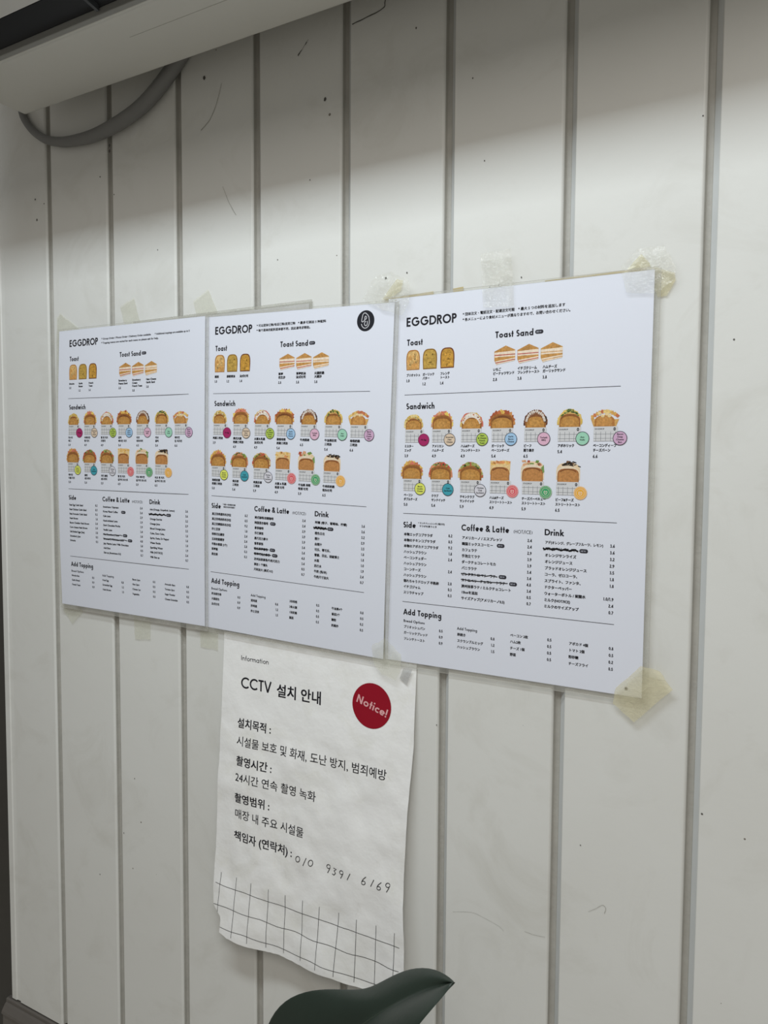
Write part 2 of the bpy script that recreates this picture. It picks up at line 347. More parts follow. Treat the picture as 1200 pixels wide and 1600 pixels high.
    g['m'] = (.92, [an(h)] + [[(q, .36)] + arc(q + .19, .38, .19, .26 - h, 180, 0) + [(q + .38, 0)] for q in (h, h + .38)])
    g['r'] = (.40, [an(h), [(h, .34)] + arc(.28, .38, .28 - h, .26 - h, 180, 60)])
    g['u'] = (.60, [[(h, X), (h, .26)] + arc(.27, .26, .27 - h, .26 - h, 180, 360)[1:] + [(.54 - h, X)]])
    g['i'] = (.24, [[(h, 0), (h, X)], [(h, .80), (h, .80 + w * 1.1)]])
    g['t'] = (.38, [[(.17, 0), (.17, .92)], [(0, X - h), (.34, X - h)]])
    g['f'] = (.36, [[(.14, 0), (.14, .80)] + arc(.30, .82, .16, .19, 180, 90)[1:], [(0, X - h), (.30, X - h)]])
    g['w'] = (.94, [[(.06, X), (.25, 0), (.44, X), (.63, 0), (.82, X)]])
    g['k'] = (.58, [[(h, 0), (h, 1.04)], [(.50, X), (h, .24)], [(.20, .36), (.54, 0)]])
    g['&'] = (.80, [[(.72, 0), (.20, .68)] + arc(.34, .80, .17, .20 - h, 215, -20)[1:] + [(.40, .58)] + arc(.28, .27, .28 - h, .27 - h, 110, 330)[1:] + [(.66, .42)]])
    g['('] = (.30, [arc(.42, .42, .38, .66, 140, 220)]); g[')'] = (.30, [arc(-.16, .42, .38, .66, 40, -40)])
    g['/'] = (.46, [[(.02, -.08), (.40, 1.04)]]); g['!'] = (.26, [[(h, .30), (h, 1)], [(h, 0), (h, w * 1.15)]])
    g[':'] = (.24, [[(h, 0.02), (h, w * 1.15)], [(h, .46), (h, .46 + w * 1.15)]]); g['.'] = (.22, [[(h, 0), (h, w * 1.1)]]); g[' '] = (.28, [])
    g['1'] = (.34, [[(.04, .82), (.24 - h, 1 - h * .4), (.24 - h, 0)]])
    g['2'] = (.56, [arc(.26, .72, .25 - h, .28 - h, 175, -40) + [(.06, h), (.53, h)]])
    g['3'] = (.54, [arc(.24, .76, .22 - h, .24 - h, 160, -85) + arc(.24, .29, .26 - h, .29 - h, 88, -160)[1:]])
    g['4'] = (.60, [[(.42, 0), (.42, .98), (.04, .26), (.56, .26)]])
    g['5'] = (.54, [[(.46, 1 - h), (.16, 1 - h), (.10, .56)] + arc(.24, .32, .27 - h, .32 - h, 120, -160)[1:]])
    g['6'] = (.58, [full(.27, .30, .27 - h, .30 - h), [(.40, 1), (.06, .42)]])
    g['7'] = (.52, [[(.02, 1 - h), (.46, 1 - h), (.14, 0)]])
    g['8'] = (.58, [full(.27, .76, .20 - h, .24 - h), full(.27, .28, .27 - h, .29 - h)])
    g['9'] = (.58, [full(.27, .70, .27 - h, .30 - h), [(.14, 0), (.48, .58)]])
    g['*'] = (.34, [[(.14, .66), (.14, .98)], [(.02, .74), (.26, .90)], [(.02, .90), (.26, .74)]])
    return g
GC = {}
def latin(ink, s, x, y, cap, width=None, wt=0.2, col=(0.012, 0.012, 0.018), layer=1, align='L', track=0.055):
    g = GC.setdefault(wt, glyphs(wt)); adv = sum(g[c][0] + track for c in s) - track
    sx = cap if not width else width / adv
    if align == 'R': x -= adv * sx
    if align == 'C': x -= adv * sx / 2
    for c in s:
        a, strokes = g[c]
        for st in sharp_split(strokes):
            v, f = ribbon(st, wt); ink.add([(x + p[0] * sx, y + p[1] * cap) for p in v], f, col, layer)
        x += (a + track) * sx
TQ = []                                      # queue of built-in-font strings, converted in one go
def cjk(ink, s, x, y, em, width=None, bold=0.02, col=(0.012, 0.012, 0.018), layer=1, align='L', xs=1.0):
    TQ.append((ink, s, x, y, em, width, bold, col, layer, align, xs))
def flush_text():
    obs = []; cache = {}
    for q in TQ:
        key = q[1]
        if key in cache: continue
        c = bpy.data.curves.new('t', 'FONT'); c.body = q[1]; c.resolution_u = 2
        o = bpy.data.objects.new('t', c); COL.objects.link(o); cache[key] = o; obs.append(o)
    bpy.context.view_layer.update(); dg = bpy.context.evaluated_depsgraph_get(); data = {}
    for k, o in cache.items():
        m = o.evaluated_get(dg).to_mesh()
        data[k] = ([(p.co.x, p.co.y) for p in m.vertices], [tuple(p.vertices) for p in m.polygons])
        o.evaluated_get(dg).to_mesh_clear()
    for o in obs:
        c = o.data; bpy.data.objects.remove(o); bpy.data.curves.remove(c)
    for ink, s, x, y, em, width, bold, col, layer, align, xs in TQ:
        v, f = data[s]
        if not v: continue
        mx = max(p[0] for p in v); sx = width / mx if width else em * xs
        x0 = x - mx * sx if align == 'R' else (x - mx * sx / 2 if align == 'C' else x)
        shifts = ((0, 0),) if bold <= 0 else ((bold, bold * .6), (-bold, bold * .6), (bold, -bold * .6), (-bold, -bold * .6))     # heavier weight: the same glyph struck four times
        for dx, dy in shifts: ink.add([(x0 + (p[0] + dx) * sx, y + (p[1] + dy) * em) for p in v], f, col, layer)
    TQ.clear()
def ink_obj(name, ink, parent, surf, base=0.00012, mat=None):
    """surf(u_m, v_m) -> distance of the sheet from its own plane towards the viewer"""
    vs = [(p[0] / 1000, -(surf(p[0] / 1000, p[1] / 1000) + base + p[2] * 0.00003), p[1] / 1000) for p in ink.v]
    o = mesh(name, vs, ink.f, mat or INK, parent)
    if mat is None:
        at = o.data.color_attributes.new('ink', 'FLOAT_COLOR', 'CORNER'); buf = []
        for q, c in zip(ink.f, ink.c): buf += list(c) * len(q)
        at.data.foreach_set('color', buf)
    return o

# ---------------------------------------------------------------- printed food pictures
C = lambda *a: lin(a)
BUN = C(196, 142, 74); BUNL = C(214, 170, 104); ARCH = C(150, 96, 52); CRUST = C(170, 112, 58)
def dome(x0, x1, y0, y1, sq=2.6, k=22, flare=0.0):
    cx, rx = (x0 + x1) / 2, (x1 - x0) / 2; side = (y1 - y0) * 0.42; p = [(x0 + flare, y0), (x1 - flare, y0)]
    for i in range(k + 1):
        a = PI * i / k; ca, sa = math.cos(a), math.sin(a)
        p.append((cx + rx * math.copysign(abs(ca) ** (2 / sq), ca), y0 + side + (y1 - y0 - side) * abs(sa) ** (2 / sq)))
    return p
FILL = {  # scraps round the bun, topping style
    'egg': ([C(226, 196, 120), C(236, 214, 150), C(214, 178, 90)], 'egg'), 'ham_egg': ([C(222, 140, 112), C(238, 206, 104), C(224, 168, 120)], 'tip'),
    'french': ([C(214, 120, 98), C(224, 190, 110)], 'white'), 'bacon': ([C(198, 112, 70), C(232, 190, 96), C(176, 92, 58), C(214, 150, 90)], 'spiky'),
    'beef': ([C(120, 74, 50), C(146, 92, 60), C(98, 62, 46)], 'sauce'), 'avo': ([C(222, 186, 92), C(230, 200, 116)], 'green'),
    'deep': ([C(222, 172, 96), C(206, 124, 84), C(236, 204, 130)], 'boat'), 'double': ([C(206, 122, 84), C(234, 196, 100), C(222, 168, 96)], 'tip'),
    'club': ([C(202, 92, 74), C(150, 166, 84), C(222, 150, 110)], 'salad'), 'chicken': ([C(196, 96, 72), C(170, 174, 100), C(226, 196, 140)], 'salad'),
    'st_ham': ([C(226, 150, 96), C(236, 190, 110)], 'slab'), 'st_avo': ([C(188, 92, 66), C(120, 150, 74), C(226, 170, 130)], 'slab2'),
    'st_beef': ([C(74, 58, 46), C(120, 86, 60)], 'nori')}
def sandwich(ink, kind, x0, x1, y0, y1, seed):
    rnd = random.Random(seed); cols, style = FILL[kind]; W_ = x1 - x0; H = y1 - y0; cx = (x0 + x1) / 2
    street = style in ('slab', 'slab2', 'nori')
    if not street and style != 'boat':       # ragged filling behind
        k = 15 if style in ('spiky', 'tip') else 20
        for i in range(k):
            a = PI * (-0.04 + 1.08 * i / (k - 1)); rx, ry = W_ * 0.45, H * 0.72
            px, py = cx + rx * math.cos(a), y0 + H * 0.20 + ry * max(0, math.sin(a)) * 0.96
            s = W_ * (0.135 if style in ('spiky', 'tip') else 0.10) * rnd.uniform(0.75, 1.2); r0 = a + rnd.uniform(-0.5, 0.5)
            pts = [(px + s * math.cos(r0 + q), py + s * 0.95 * math.sin(r0 + q)) for q in ((0, 1.5, 3.0, 4.4) if style in ('spiky', 'tip') else (0, 0.9, 1.9, 2.9, 3.8, 5.0))]
            pts = [(min(max(p[0], x0 - 0.6), x1 + 0.6), max(p[1], y0 + H * .12)) for p in pts]
            ink.poly(pts, rnd.choice(cols), 1 + (i % 3), 0.8)
        if style == 'tip': ink.poly([(cx - W_ * .14, y1 - H * .22), (cx + W_ * .16, y1 - H * .22), (cx + W_ * .02, y1 + H * .02)], C(222, 128, 104), 3, 0.8)
    if style == 'boat':
        for i in range(11):
            px = x0 + W_ * (0.06 + 0.088 * i); py = y0 + H * (0.52 + 0.36 * math.sin(PI * (i + 0.5) / 11.5)); s = W_ * 0.085; r0 = rnd.uniform(0, 3)
            ink.poly([(px + s * math.cos(r0 + q), py + s * math.sin(r0 + q)) for q in (0, 1.5, 3.0, 4.4)], rnd.choice(cols), 1 + i % 3, 0.8)
        ink.poly([(x0 - .3, y0 + H * .48), (x0 + W_ * .10, y0), (x1 - W_ * .10, y0), (x1, y0 + H * .42), (x1 - W_ * .2, y0 + H * .40), (x0 + W_ * .2, y0 + H * .42)], C(214, 168, 100), 4, 0.7)
        ink.poly(dome(x0 + W_ * .13, x1 - W_ * .15, y0, y0 + H * .66, 2.2), C(186, 126, 66), 5, 0.9)
        ink.poly(dome(x0 + W_ * .20, x1 - W_ * .24, y0 + H * .04, y0 + H * .60, 2.2), C(206, 150, 84), 6, 0.9)
        for q in (0.30, 0.42, 0.56, 0.66): ink.ell(x0 + W_ * q, y0 + H * rnd.uniform(.60, .78), W_ * .07, H * .09, C(240, 214, 160), 7, 0.5, 9)
        return
    if street:
        sl = C(240, 214, 178) if style != 'slab' else C(238, 206, 150)
        ink.poly([(x0 + W_ * .02, y0 + H * .30), (x1 - W_ * .03, y0 + H * .30), (x1, y1 - H * .06), (x1 - W_ * .3, y1 - H * .01), (x0 + W_ * .4, y1 - H * .05), (x0 + W_ * .04, y1 - H * .03)] if style == 'slab' else dome(x0, x1, y0 + H * .1, y1 - H * .06, 3), sl, 1, 0.6)
        for i in range(9):
            px, py = x0 + W_ * rnd.uniform(.08, .92), y1 - H * rnd.uniform(.03, .28); s = W_ * rnd.uniform(.07, .15); r0 = rnd.uniform(0, 3)
            ink.poly([(px + s * math.cos(r0 + q), py + s * .6 * math.sin(r0 + q)) for q in (0, 1.3, 3.1, 4.3)], rnd.choice(cols), 2 + i % 2, 0.9)
        if style != 'slab': ink.poly(dome(x0 + W_ * .03, x1 - W_ * .10, y0 + H * .2, y0 + H * .80, 2.4), C(238, 220, 194), 4, 0.4)
        if style == 'slab2': ink.poly([(x1 - W_ * .14, y0 + H * .30), (x1 + .3, y0 + H * .45), (x1 - W_ * .02, y0 + H * .78), (x1 - W_ * .16, y0 + H * .6)], C(128, 160, 92), 4, 0.8)
        if style == 'nori':
            for i in range(16):
                px, py = x0 + W_ * rnd.uniform(.30, .98), y1 - H * (rnd.uniform(.02, .16) + .0); s = W_ * .06; a = rnd.uniform(-.6, .6)
                if px > x0 + W_ * .8: py -= H * .22 * (px - x0 - W_ * .8) / (W_ * .2)
                ink.line([(px - s * math.cos(a), py - s * math.sin(a)), (px + s * math.cos(a), py + s * math.sin(a))], H * .045, C(52, 48, 42), 5)
        t = y0 + H * .66
        ink.poly(dome(x0 + W_ * .05, x1 - W_ * .05, y0, t, 3.2), C(168, 108, 60), 5, 0.8)
        ink.poly(dome(x0 + W_ * .09, x1 - W_ * .08, y0, t - H * .07, 3.4), C(196, 138, 82), 6, 0.8)
        ink.line(arc(cx, y0 + H * .42, W_ * .36, H * .20, 160, 20), H * .045, C(128, 76, 42), 7)
        return
    ink.poly(dome(x0 + W_ * .06, x1 - W_ * .05, y0, y0 + H * .80, 2.5), BUNL if style in ('egg', 'green') else CRUST, 5, 0.9)
    ink.poly(dome(x0 + W_ * .09, x1 - W_ * .07, y0, y0 + H * .73, 2.4), ARCH, 6, 0.8)
    ink.poly(dome(x0 + W_ * .12, x1 - W_ * .11, y0, y0 + H * .60, 2.4), BUN, 7, 1.0)
    ink.ell(cx - W_ * .03, y0 + H * .26, W_ * .22, H * .19, C(202, 150, 82), 8, 1.0)
    if style in ('white', 'sauce'):
        band = []
        for i in range(12):
            a = PI * (0.06 + 0.88 * i / 11); band.append((cx + W_ * .45 * math.cos(a), y0 + H * .26 + H * .70 * math.sin(a)))
        inner = [(cx + W_ * .36 * math.cos(PI * (0.06 + 0.88 * i / 11)), y0 + H * .18 + H * .50 * math.sin(PI * (0.06 + 0.88 * i / 11))) for i in range(11, -1, -1)]
        ink.poly(band + inner, C(236, 226, 214) if style == 'white' else C(140, 92, 62), 8, 0.9)
        if style == 'sauce':
            for j in range(2):
                ink.line([(cx + W_ * (.43 - .05 * j) * math.cos(PI * (.05 + .9 * i / 26)) , y0 + H * .24 + H * ((.75 if i % 2 else .60) - .03 * j + rnd.uniform(-.05, .05)) * math.sin(PI * (.05 + .9 * i / 26))) for i in range(27)], H * .045, C(240, 232, 222), 9)
            ink.poly([(x1 - W_ * .10, y0 + H * .25), (x1 - W_ * .01, y0 + H * .32), (x1 - W_ * .03, y0 + H * .62), (x1 - W_ * .12, y0 + H * .62)], C(66, 56, 52), 8, 0.7)
        else:
            for i in range(7):
                a = PI * rnd.uniform(.1, .9); ink.ell(cx + W_ * .42 * math.cos(a), y0 + H * .22 + H * .64 * math.sin(a), W_ * .04, H * .05, C(206, 132, 100), 9, 0.8, 7)
    if style in ('green', 'salad'):
        gc = [C(84, 110, 52), C(112, 136, 70), C(62, 88, 44), C(170, 176, 110)]
        for i in range(26 if style == 'green' else 9):
            a = PI * rnd.uniform(.18, .82); px, py = cx + W_ * .40 * math.cos(a), y0 + H * .24 + H * rnd.uniform(.60, .74) * math.sin(a)
            ink.ell(px, py, W_ * rnd.uniform(.03, .06), H * rnd.uniform(.03, .055), rnd.choice(gc), 8 + i % 2, 0.8, 7)
    if style == 'egg':
        for i in range(18):
            a = PI * rnd.uniform(.1, .9); ink.ell(cx + W_ * .42 * math.cos(a), y0 + H * .22 + H * rnd.uniform(.55, .72) * math.sin(a), W_ * .045, H * .05, rnd.choice([C(240, 226, 180), C(228, 196, 110), C(196, 170, 90)]), 8, 0.6, 7)
    if style == 'spiky':
        ink.poly([(cx + W_ * .36 * math.cos(PI * i / 10), y0 + H * .34 + H * .36 * math.sin(PI * i / 10)) for i in range(11)] + [(cx + W_ * .36 * math.cos(PI * i / 10), y0 + H * .34 + H * .24 * math.sin(PI * i / 10)) for i in range(10, -1, -1)], C(128, 78, 44), 8, 1.0)
BW = ['egg', 'ham_egg', 'french', 'bacon', 'beef', 'avo', 'deep', 'double', 'club', 'chicken', 'st_ham', 'st_avo', 'st_beef']
BX = [(1.4, 25.0, -40, -22.6), (36, 62.8, -40, -20.2), (72.1, 98.7, -40.2, -21.8), (106, 135.6, -39.8, -20.6), (145.9, 171.1, -39.8, -21.0), (182.4, 207.8, -39.8, -21.4), (217, 245.2, -39.9, -22.4),
      (-2.2, 25.7, -96.5, -76.0), (33.9, 62.7, -96.6, -77.2), (70.6, 99.7, -96.7, -76.8), (107.6, 131.7, -97, -74.3), (143.6, 169.1, -97, -74.1), (182.3, 207.3, -96.8, -75.6)]
WX = [2.5, 37.1, 73.2, 109.5, 146.5, 183.0, 220.1, 0.8, 37.1, 73.0, 108.4, 145.2, 182.6]
BADGE = [(26.6, C(172, 44, 104), ['Mr.Egg']), (59.1, C(226, 204, 180), ['American', 'Ham', 'Cheese']), (98.4, C(184, 208, 92), ['Ham', '& Cheese', 'French', 'Toast']), (131.5, C(168, 204, 236), ['Garlic', 'Bacon', 'Cheese']),
         (167.9, C(228, 184, 206), ['Teriyaki', 'BBQ']), (208.8, C(164, 216, 190), ['Avo', 'Holic']), (246.6, C(214, 176, 206), ['Bacon', 'Deep', 'Cheese', 'Bun']), (22.6, C(228, 234, 110), ['Bacon', 'Double', 'Cheese']),
         (57.8, C(70, 164, 180), ['Club', 'Sandwich']), (97.0, C(222, 220, 228), ['Chicken', 'Club', 'Sandwich']), (134.3, C(224, 92, 104), None), (171.2, C(52, 164, 104), None), (208.1, C(240, 178, 62), None)]
BK = (0.012, 0.012, 0.018)
def food_pictures(root, surf, seed):
    pics, breads, sands = [], [], []
    for i, kind in enumerate(BW):
        r2 = i > 6; yb = -110.3 if r2 else -54.5; yt = -96.8 if r2 else -40.0
        k = Ink(); sandwich(k, kind, *BX[i], seed + i)
        x0 = WX[i]; x1 = x0 + 24.0
        k.rect(x0, yb, x1, yt + .15, C(216, 216, 218), 10)
        latin(k, 'EGGDROP', x0 + 1.3, yt - 3.1, 1.5, 9.5, 0.17, BK, 11)
        k.ell(x1 - 3.0, yt - 2.5, 1.25, 1.7, BK, 11, 0, 12); k.ring(x1 - 3.0, yt - 2.5, .45, .7, C(216, 216, 218), 12, 10)
        for q in range(5): k.line([(x0 + 2.4 + q * 4.9, yb + .2), (x0 + 2.4 + q * 4.9, yt - 5.0)], .28, C(70, 74, 84), 11)
        for q in (2.6, 7.0): k.line([(x0 + .2, yb + q), (x1 - .2, yb + q)], .28, C(70, 74, 84), 11)
        pic = ink_obj('sandwich_picture', k, root, surf); pics.append(pic)
        bx, bc, words = BADGE[i]; by = -107.9 if r2 else -51.8; bk = Ink()
        bk.ell(bx, by, 6.9, 6.9, bc, 13)
        if words:
            bk.ring(bx, by, 6.5, 7.1, C(50, 50, 60) if i else C(120, 24, 70), 14)
            for q, s in enumerate(words): cjk(bk, s, bx, by + (len(words) - 1) * 1.35 - q * 2.7 - 0.8, 2.5, None, 0.03, C(40, 40, 50), 14, 'C')
        else:
            wc = C(246, 226, 214)
            for a in range(24): bk.line([(bx + 5.0 * math.cos(a * PI / 12), by + 5.0 * math.sin(a * PI / 12)), (bx + 6.0 * math.cos(a * PI / 12), by + 6.0 * math.sin(a * PI / 12))], .34, wc, 14)
            bk.ring(bx, by, 3.9, 4.2, wc, 14); bk.ring(bx, by, 6.35, 6.6, wc, 14)
            bk.line(arc(bx, by, 1.7, 2.3, 130, 400), .5, wc, 14); bk.line(arc(bx + .1, by + .3, .7, .9, 0, 300), .4, wc, 14)
        PEND.append(('flavour_badge', bk, pic, surf))
    TC = [(C(226, 186, 120), C(186, 130, 70)), (C(196, 160, 78), C(150, 112, 50)), (C(204, 154, 66), C(122, 70, 40))]
    for (x0, x1), (inn, cr) in zip(((2.6, 20.1), (23.8, 41.9), (45.9, 63.3)), TC):
        k = Ink(); k.poly(dome(x0, x1, 28.2, 51.0, 3.2, flare=0.5), cr, 1, 0.7); k.poly(dome(x0 + 1.3, x1 - 1.3, 29.4, 49.6, 3.2), inn, 2, 1.0)
        rb2 = random.Random(int(x0 * 10))
        for q in range(16):
            fq = rb2.choice((0.84, 1.12, 1.22)); c2 = tuple(z * fq for z in inn)
            k.ell(rb2.uniform(x0 + 4, x1 - 4), rb2.uniform(31.5, 46.5), rb2.uniform(.8, 2.4), rb2.uniform(.8, 2.2), c2, 4, 1.0, 9)
        if x0 < 3: k.poly(dome(x0 + 2.2, x1 - 2.2, 29.8, 44.6, 5), C(214, 160, 92), 3, 1.0)
        breads.append(ink_obj('bread_picture', k, root, surf))
    for j, (x0, x1) in enumerate(((110.5, 134.3), (136.6, 160.1), (162.3, 185.8))):
        k = Ink(); crust = C(204, 150, 88) if j < 2 else C(206, 166, 96); crm = C(244, 226, 204); jam = (C(186, 96, 80), C(196, 110, 100), C(222, 178, 130))[j]
        xm = x0 + (x1 - x0) * .55
        k.poly([(x0, 42.6), (xm, 48.4), (x1, 43.4), (x1 - .4, 29.8 + 3), (x0 + 2.5, 28.2), (x0 + .2, 33)], crust, 1, 0.7)
        k.poly([(x0 + .6, 42.6), (xm, 48.0), (x1 - .6, 43.3), (x1 - 6, 42.4), (x0 + 3, 41.9)], C(198, 146, 82), 2, 1.0)
        k.poly([(x0 + .3, 41.4), (x1, 42.5), (x1, 39.2), (x0 + .3, 39.0)], crm, 2, 0.5); k.poly([(x0 + .2, 39.0), (x1, 39.3), (x1, 38.3), (x0 + .2, 37.8)], jam, 3, 0.8)
        k.poly([(x0 + .2, 37.8), (x1, 38.3), (x1, 36.6), (x0 + 1, 36.2)], crm, 2, 0.5)
        k.poly([(x0, 35.6), (x0 + 5, 36.6), (x1, 36.6), (x1, 34.9), (x0 + 1.6, 32.2)], C(206, 152, 84), 2, 0.9)
        k.poly([(x0 + 1.4, 32.2), (x1, 35.0), (x1, 33.6), (x0 + 1.8, 30.6)], crm, 3, 0.5); k.poly([(x0 + 1.7, 30.8), (x1, 33.8), (x1, 32.8), (x0 + 2.1, 29.7)], jam, 4, 0.8)
        k.poly([(x0 + 2.1, 29.7), (x1 - .3, 32.8), (x1 - .5, 31.8), (x0 + 2.5, 28.5)], crm, 4, 0.5)
        sands.append(ink_obj('toast_sandwich_picture', k, root, surf))
    return pics, breads, sands
PEND = []

# ---------------------------------------------------------------- menu posters
ROWS = lambda k: -162.4 - 6.83 * k
POSTERS = {}
def pill(k, x, y):
    pts = arc(x + 2.4, y, 2.1, 2.1, 90, -90) + arc(x - 2.4, y, 2.1, 2.1, 270, 90); k.poly(pts, (0.03, 0.03, 0.04), 1)
    latin(k, 'NE', x - 2.9, y - .75, 1.5, 2.6, 0.15, C(205, 208, 222), 2); cjk(k, 'W', x + .1, y - .75, 2.2, 2.2, 0, C(205, 208, 222), 2)
def poster(tilt, ox, oz, offs, top, bot, bowf, label, T):
    L_ = -0.022; R_ = 0.275
    root = tag(empty('menu_poster', (ox, 0, oz + CAM_H), (0, -tilt, 0)), label, 'poster', 'menu posters taped side by side')
    surf = lambda u, v: offs + bowf((u - L_) / (R_ - L_), (v - bot) / (top - bot))
    def grid(name, x0, x1, z0, z1, lift, mat, nx=20, nz=28, par=root):
        vs = [(x0 + (x1 - x0) * i / nx, -(surf(x0 + (x1 - x0) * i / nx, z0 + (z1 - z0) * j / nz) + lift), z0 + (z1 - z0) * j / nz) for j in range(nz + 1) for i in range(nx + 1)]
        fs = [(j * (nx + 1) + i, j * (nx + 1) + i + 1, (j + 1) * (nx + 1) + i + 1, (j + 1) * (nx + 1) + i) for j in range(nz) for i in range(nx)]
        return mesh(name, vs, fs, mat, par, True)
    grid('paper_sheet', L_, R_, bot, top, 0.0, PAPER)
    # laminate: film over the face and a sealed rim with its gap shade put into the grey
    grid('laminate_film', L_ - .0004, R_ + .0004, bot - .0004, top + .0004, 0.0009, FILM)
    k = Ink(); m = 5.5; a, b_, c_, d_ = L_ * 1000, R_ * 1000, bot * 1000, top * 1000; N = 24
    def strip(p0, p1, q0, q1):
        vv = [(p0[0] + (p1[0] - p0[0]) * i / N, p0[1] + (p1[1] - p0[1]) * i / N) for i in range(N + 1)] + [(q0[0] + (q1[0] - q0[0]) * i / N, q0[1] + (q1[1] - q0[1]) * i / N) for i in range(N + 1)]
        k.add(vv, [(i, i + 1, N + 2 + i, N + 1 + i) for i in range(N)], (1, 1, 1))
    strip((a, d_), (b_, d_), (a - m + 1, d_ + 2.0), (b_ + m - 1, d_ + 2.0)); strip((a, c_), (b_, c_), (a - m + 1, c_ - m), (b_ + m - 1, c_ - m))
    strip((a, c_), (a, d_), (a - m, c_ - m + 1), (a - m, d_ + 1)); strip((b_, c_), (b_, d_), (b_ + m, c_ - m + 1), (b_ + m, d_ + 1))
    ink_obj('laminate_rim', k, root, surf, 0.0004, FILMEDGE)
    k = Ink(); e = 0.7
    strip((a - m + 1, c_ - m), (b_ + m - 1, c_ - m), (a - m + 1, c_ - m - e), (b_ + m - 1, c_ - m - e)); strip((b_ + m, c_ - m + 1), (b_ + m, d_ + 1), (b_ + m + e, c_ - m + 1), (b_ + m + e, d_ + 1))
    strip((a - m + 1, d_ + 2.0), (b_ + m - 1, d_ + 2.0), (a - m + 1, d_ + 2.0 + e), (b_ + m - 1, d_ + 2.0 + e))
    ink_obj('sealed_edge', k, root, surf, 0.0004, FILMLINE)
    pics, breads, sands = food_pictures(root, surf, int(ox * 1000))
    def part(name, par=root):
        k2 = Ink(); PEND.append((name, k2, par, surf)); return k2
    for hd in (('EGGDROP', 2.2, 77.8, 10.3, 63.2, 0.19), ('Toast', 3.2, 56.1, 7.1, 20.4), ('Toast Sand', 111.2, 57.1, 7.0, 43.3), ('Sandwich', 3.4, -16.6, 7.0, 36.6), ('Side', 1.3, -153.5, 6.8, 16.6),
               ('Coffee & Latte', 75.2, -153.3, 7.0, 56.6), ('(HOT/ICE)', 136.8, -153.1, 3.7, 21.0, 0.12), ('Drink', 171.2, -153.4, 6.6, 20.7), ('Add Topping', 2.6, -256.0, 6.8, 49.6)):
        latin(part('heading_text'), *hd)
    pill(part('new_tag'), 160.3, 60.3)
    for (s, x, y, wd, em) in T['notes']: cjk(part('note_text'), s, x, y, em, wd, 0.03)
    E = 3.85
    def label_lines(par, lines, x, y, pr, step=4.7, em=3.6, pd=5.6):
        Tt = part('caption', par)
        for q, s in enumerate(lines): cjk(Tt, s, x, y - q * step, em, None, 0.05, xs=T.get('xs', 1))
        latin(Tt, pr, x + .1, y - (len(lines) - 1) * step - pd - 1.0, 3.3)
    for par, lines, x, pr in zip(breads, T['toast'], (3.0, 23.9, 46.0), ('1.0', '1.2', '1.4')): label_lines(par, lines, x, 21.0, pr, 4.3)
    for par, lines, x, pr in zip(sands, T['sand'], (109.4, 137.2, 164.9), ('2.8', '3.8', '3.8')): label_lines(par, lines, x, 22.0, pr, 4.3, 3.7)
    lx = [1.7, 37.2, 72.8, 109.3, 145.9, 182.9, 219.8, 1.5, 37.2, 72.6, 108.0, 144.9, 181.8]
    for i, (lines, pr) in enumerate(zip(T['names'], ('3.9', '4.9', '4.9', '5.4', '6.5', '5.4', '6.6', '5.0', '5.4', '5.9', '4.9', '5.9', '6.5'))):
        label_lines(pics[i], lines, lx[i], -60.3 if i < 7 else -116.7, pr, 4.8, 3.55)
    for y in (0, -137.0, -240.8): part('divider_line').rect(1.0, y - .28, 245.8, y + .28, (0.05, 0.05, 0.06), 1)
    Tt = part('side_list')
    for q, s in enumerate(T['side']):
        if s: cjk(Tt, s, 2.2, ROWS(q) - .2, E, None, 0.04, xs=.97)
    Tt = part('price_column')
    for q, s in enumerate(T['side_p']):
        if s: latin(Tt, s, 64.2, ROWS(q) + .6, 3.3, align='R')
    Tt = part('coffee_list')
    for q, s in enumerate(T['coffee']):
        cjk(Tt, s, 76.0, ROWS(q) - .2, E, None, 0.04, xs=.97)
    Tt = part('price_column')
    for q, s in enumerate(('2.4', '2.4', '2.9', '3.9', '3.9', '3.4', '3.4', '4.8', '3.4', '0.5', '0.7')): latin(Tt, s, 157.4, ROWS(q) + .6, 3.3, align='R')
    Tt = part('drink_list')
    for q, s in enumerate(T['drink']): cjk(Tt, s, 171.9, ROWS(q) + .2, E if q else 3.6, T.get('ade') if q == 0 else None, 0.04, xs=.97)
    Tt = part('price_column')
    for q, s in enumerate(T['drink_p']):
        if s: latin(Tt, s, 244.6, ROWS(q), 3.3, align='R')
    for row, col_, px, sx1 in T['pills']:
        pill(part('new_tag'), px, ROWS(row) + 1.4)
        x0 = 75.4 if col_ == 'c' else 171.0
        if sx1:
            strike = part('pen_strike')
            rnd = random.Random(row * 7 + len(label))
            strike.line([(x0 + (sx1 - x0) * i / 10, ROWS(row) + 1.4 + rnd.uniform(-.5, .5)) for i in range(11)], 1.0, (0.008, 0.008, 0.01), 3)
            if T.get('heavy') == row + (100 if col_ == 'd' else 0): strike.line([(x0 - 1, ROWS(row) + 2.6)] + [(x0 + (sx1 - x0) * i / 8, ROWS(row) + .6 + (i % 2) * 1.8) for i in range(9)], 1.7, (0.008, 0.008, 0.01), 3)
    Tt = part('topping_subheading')
    latin(Tt, 'Bread Options', 2.8, -264.9, 3.1, 27.7, 0.18); latin(part('topping_subheading'), 'Add Topping', 71.6, -266.2, 3.1, 24.6, 0.17)
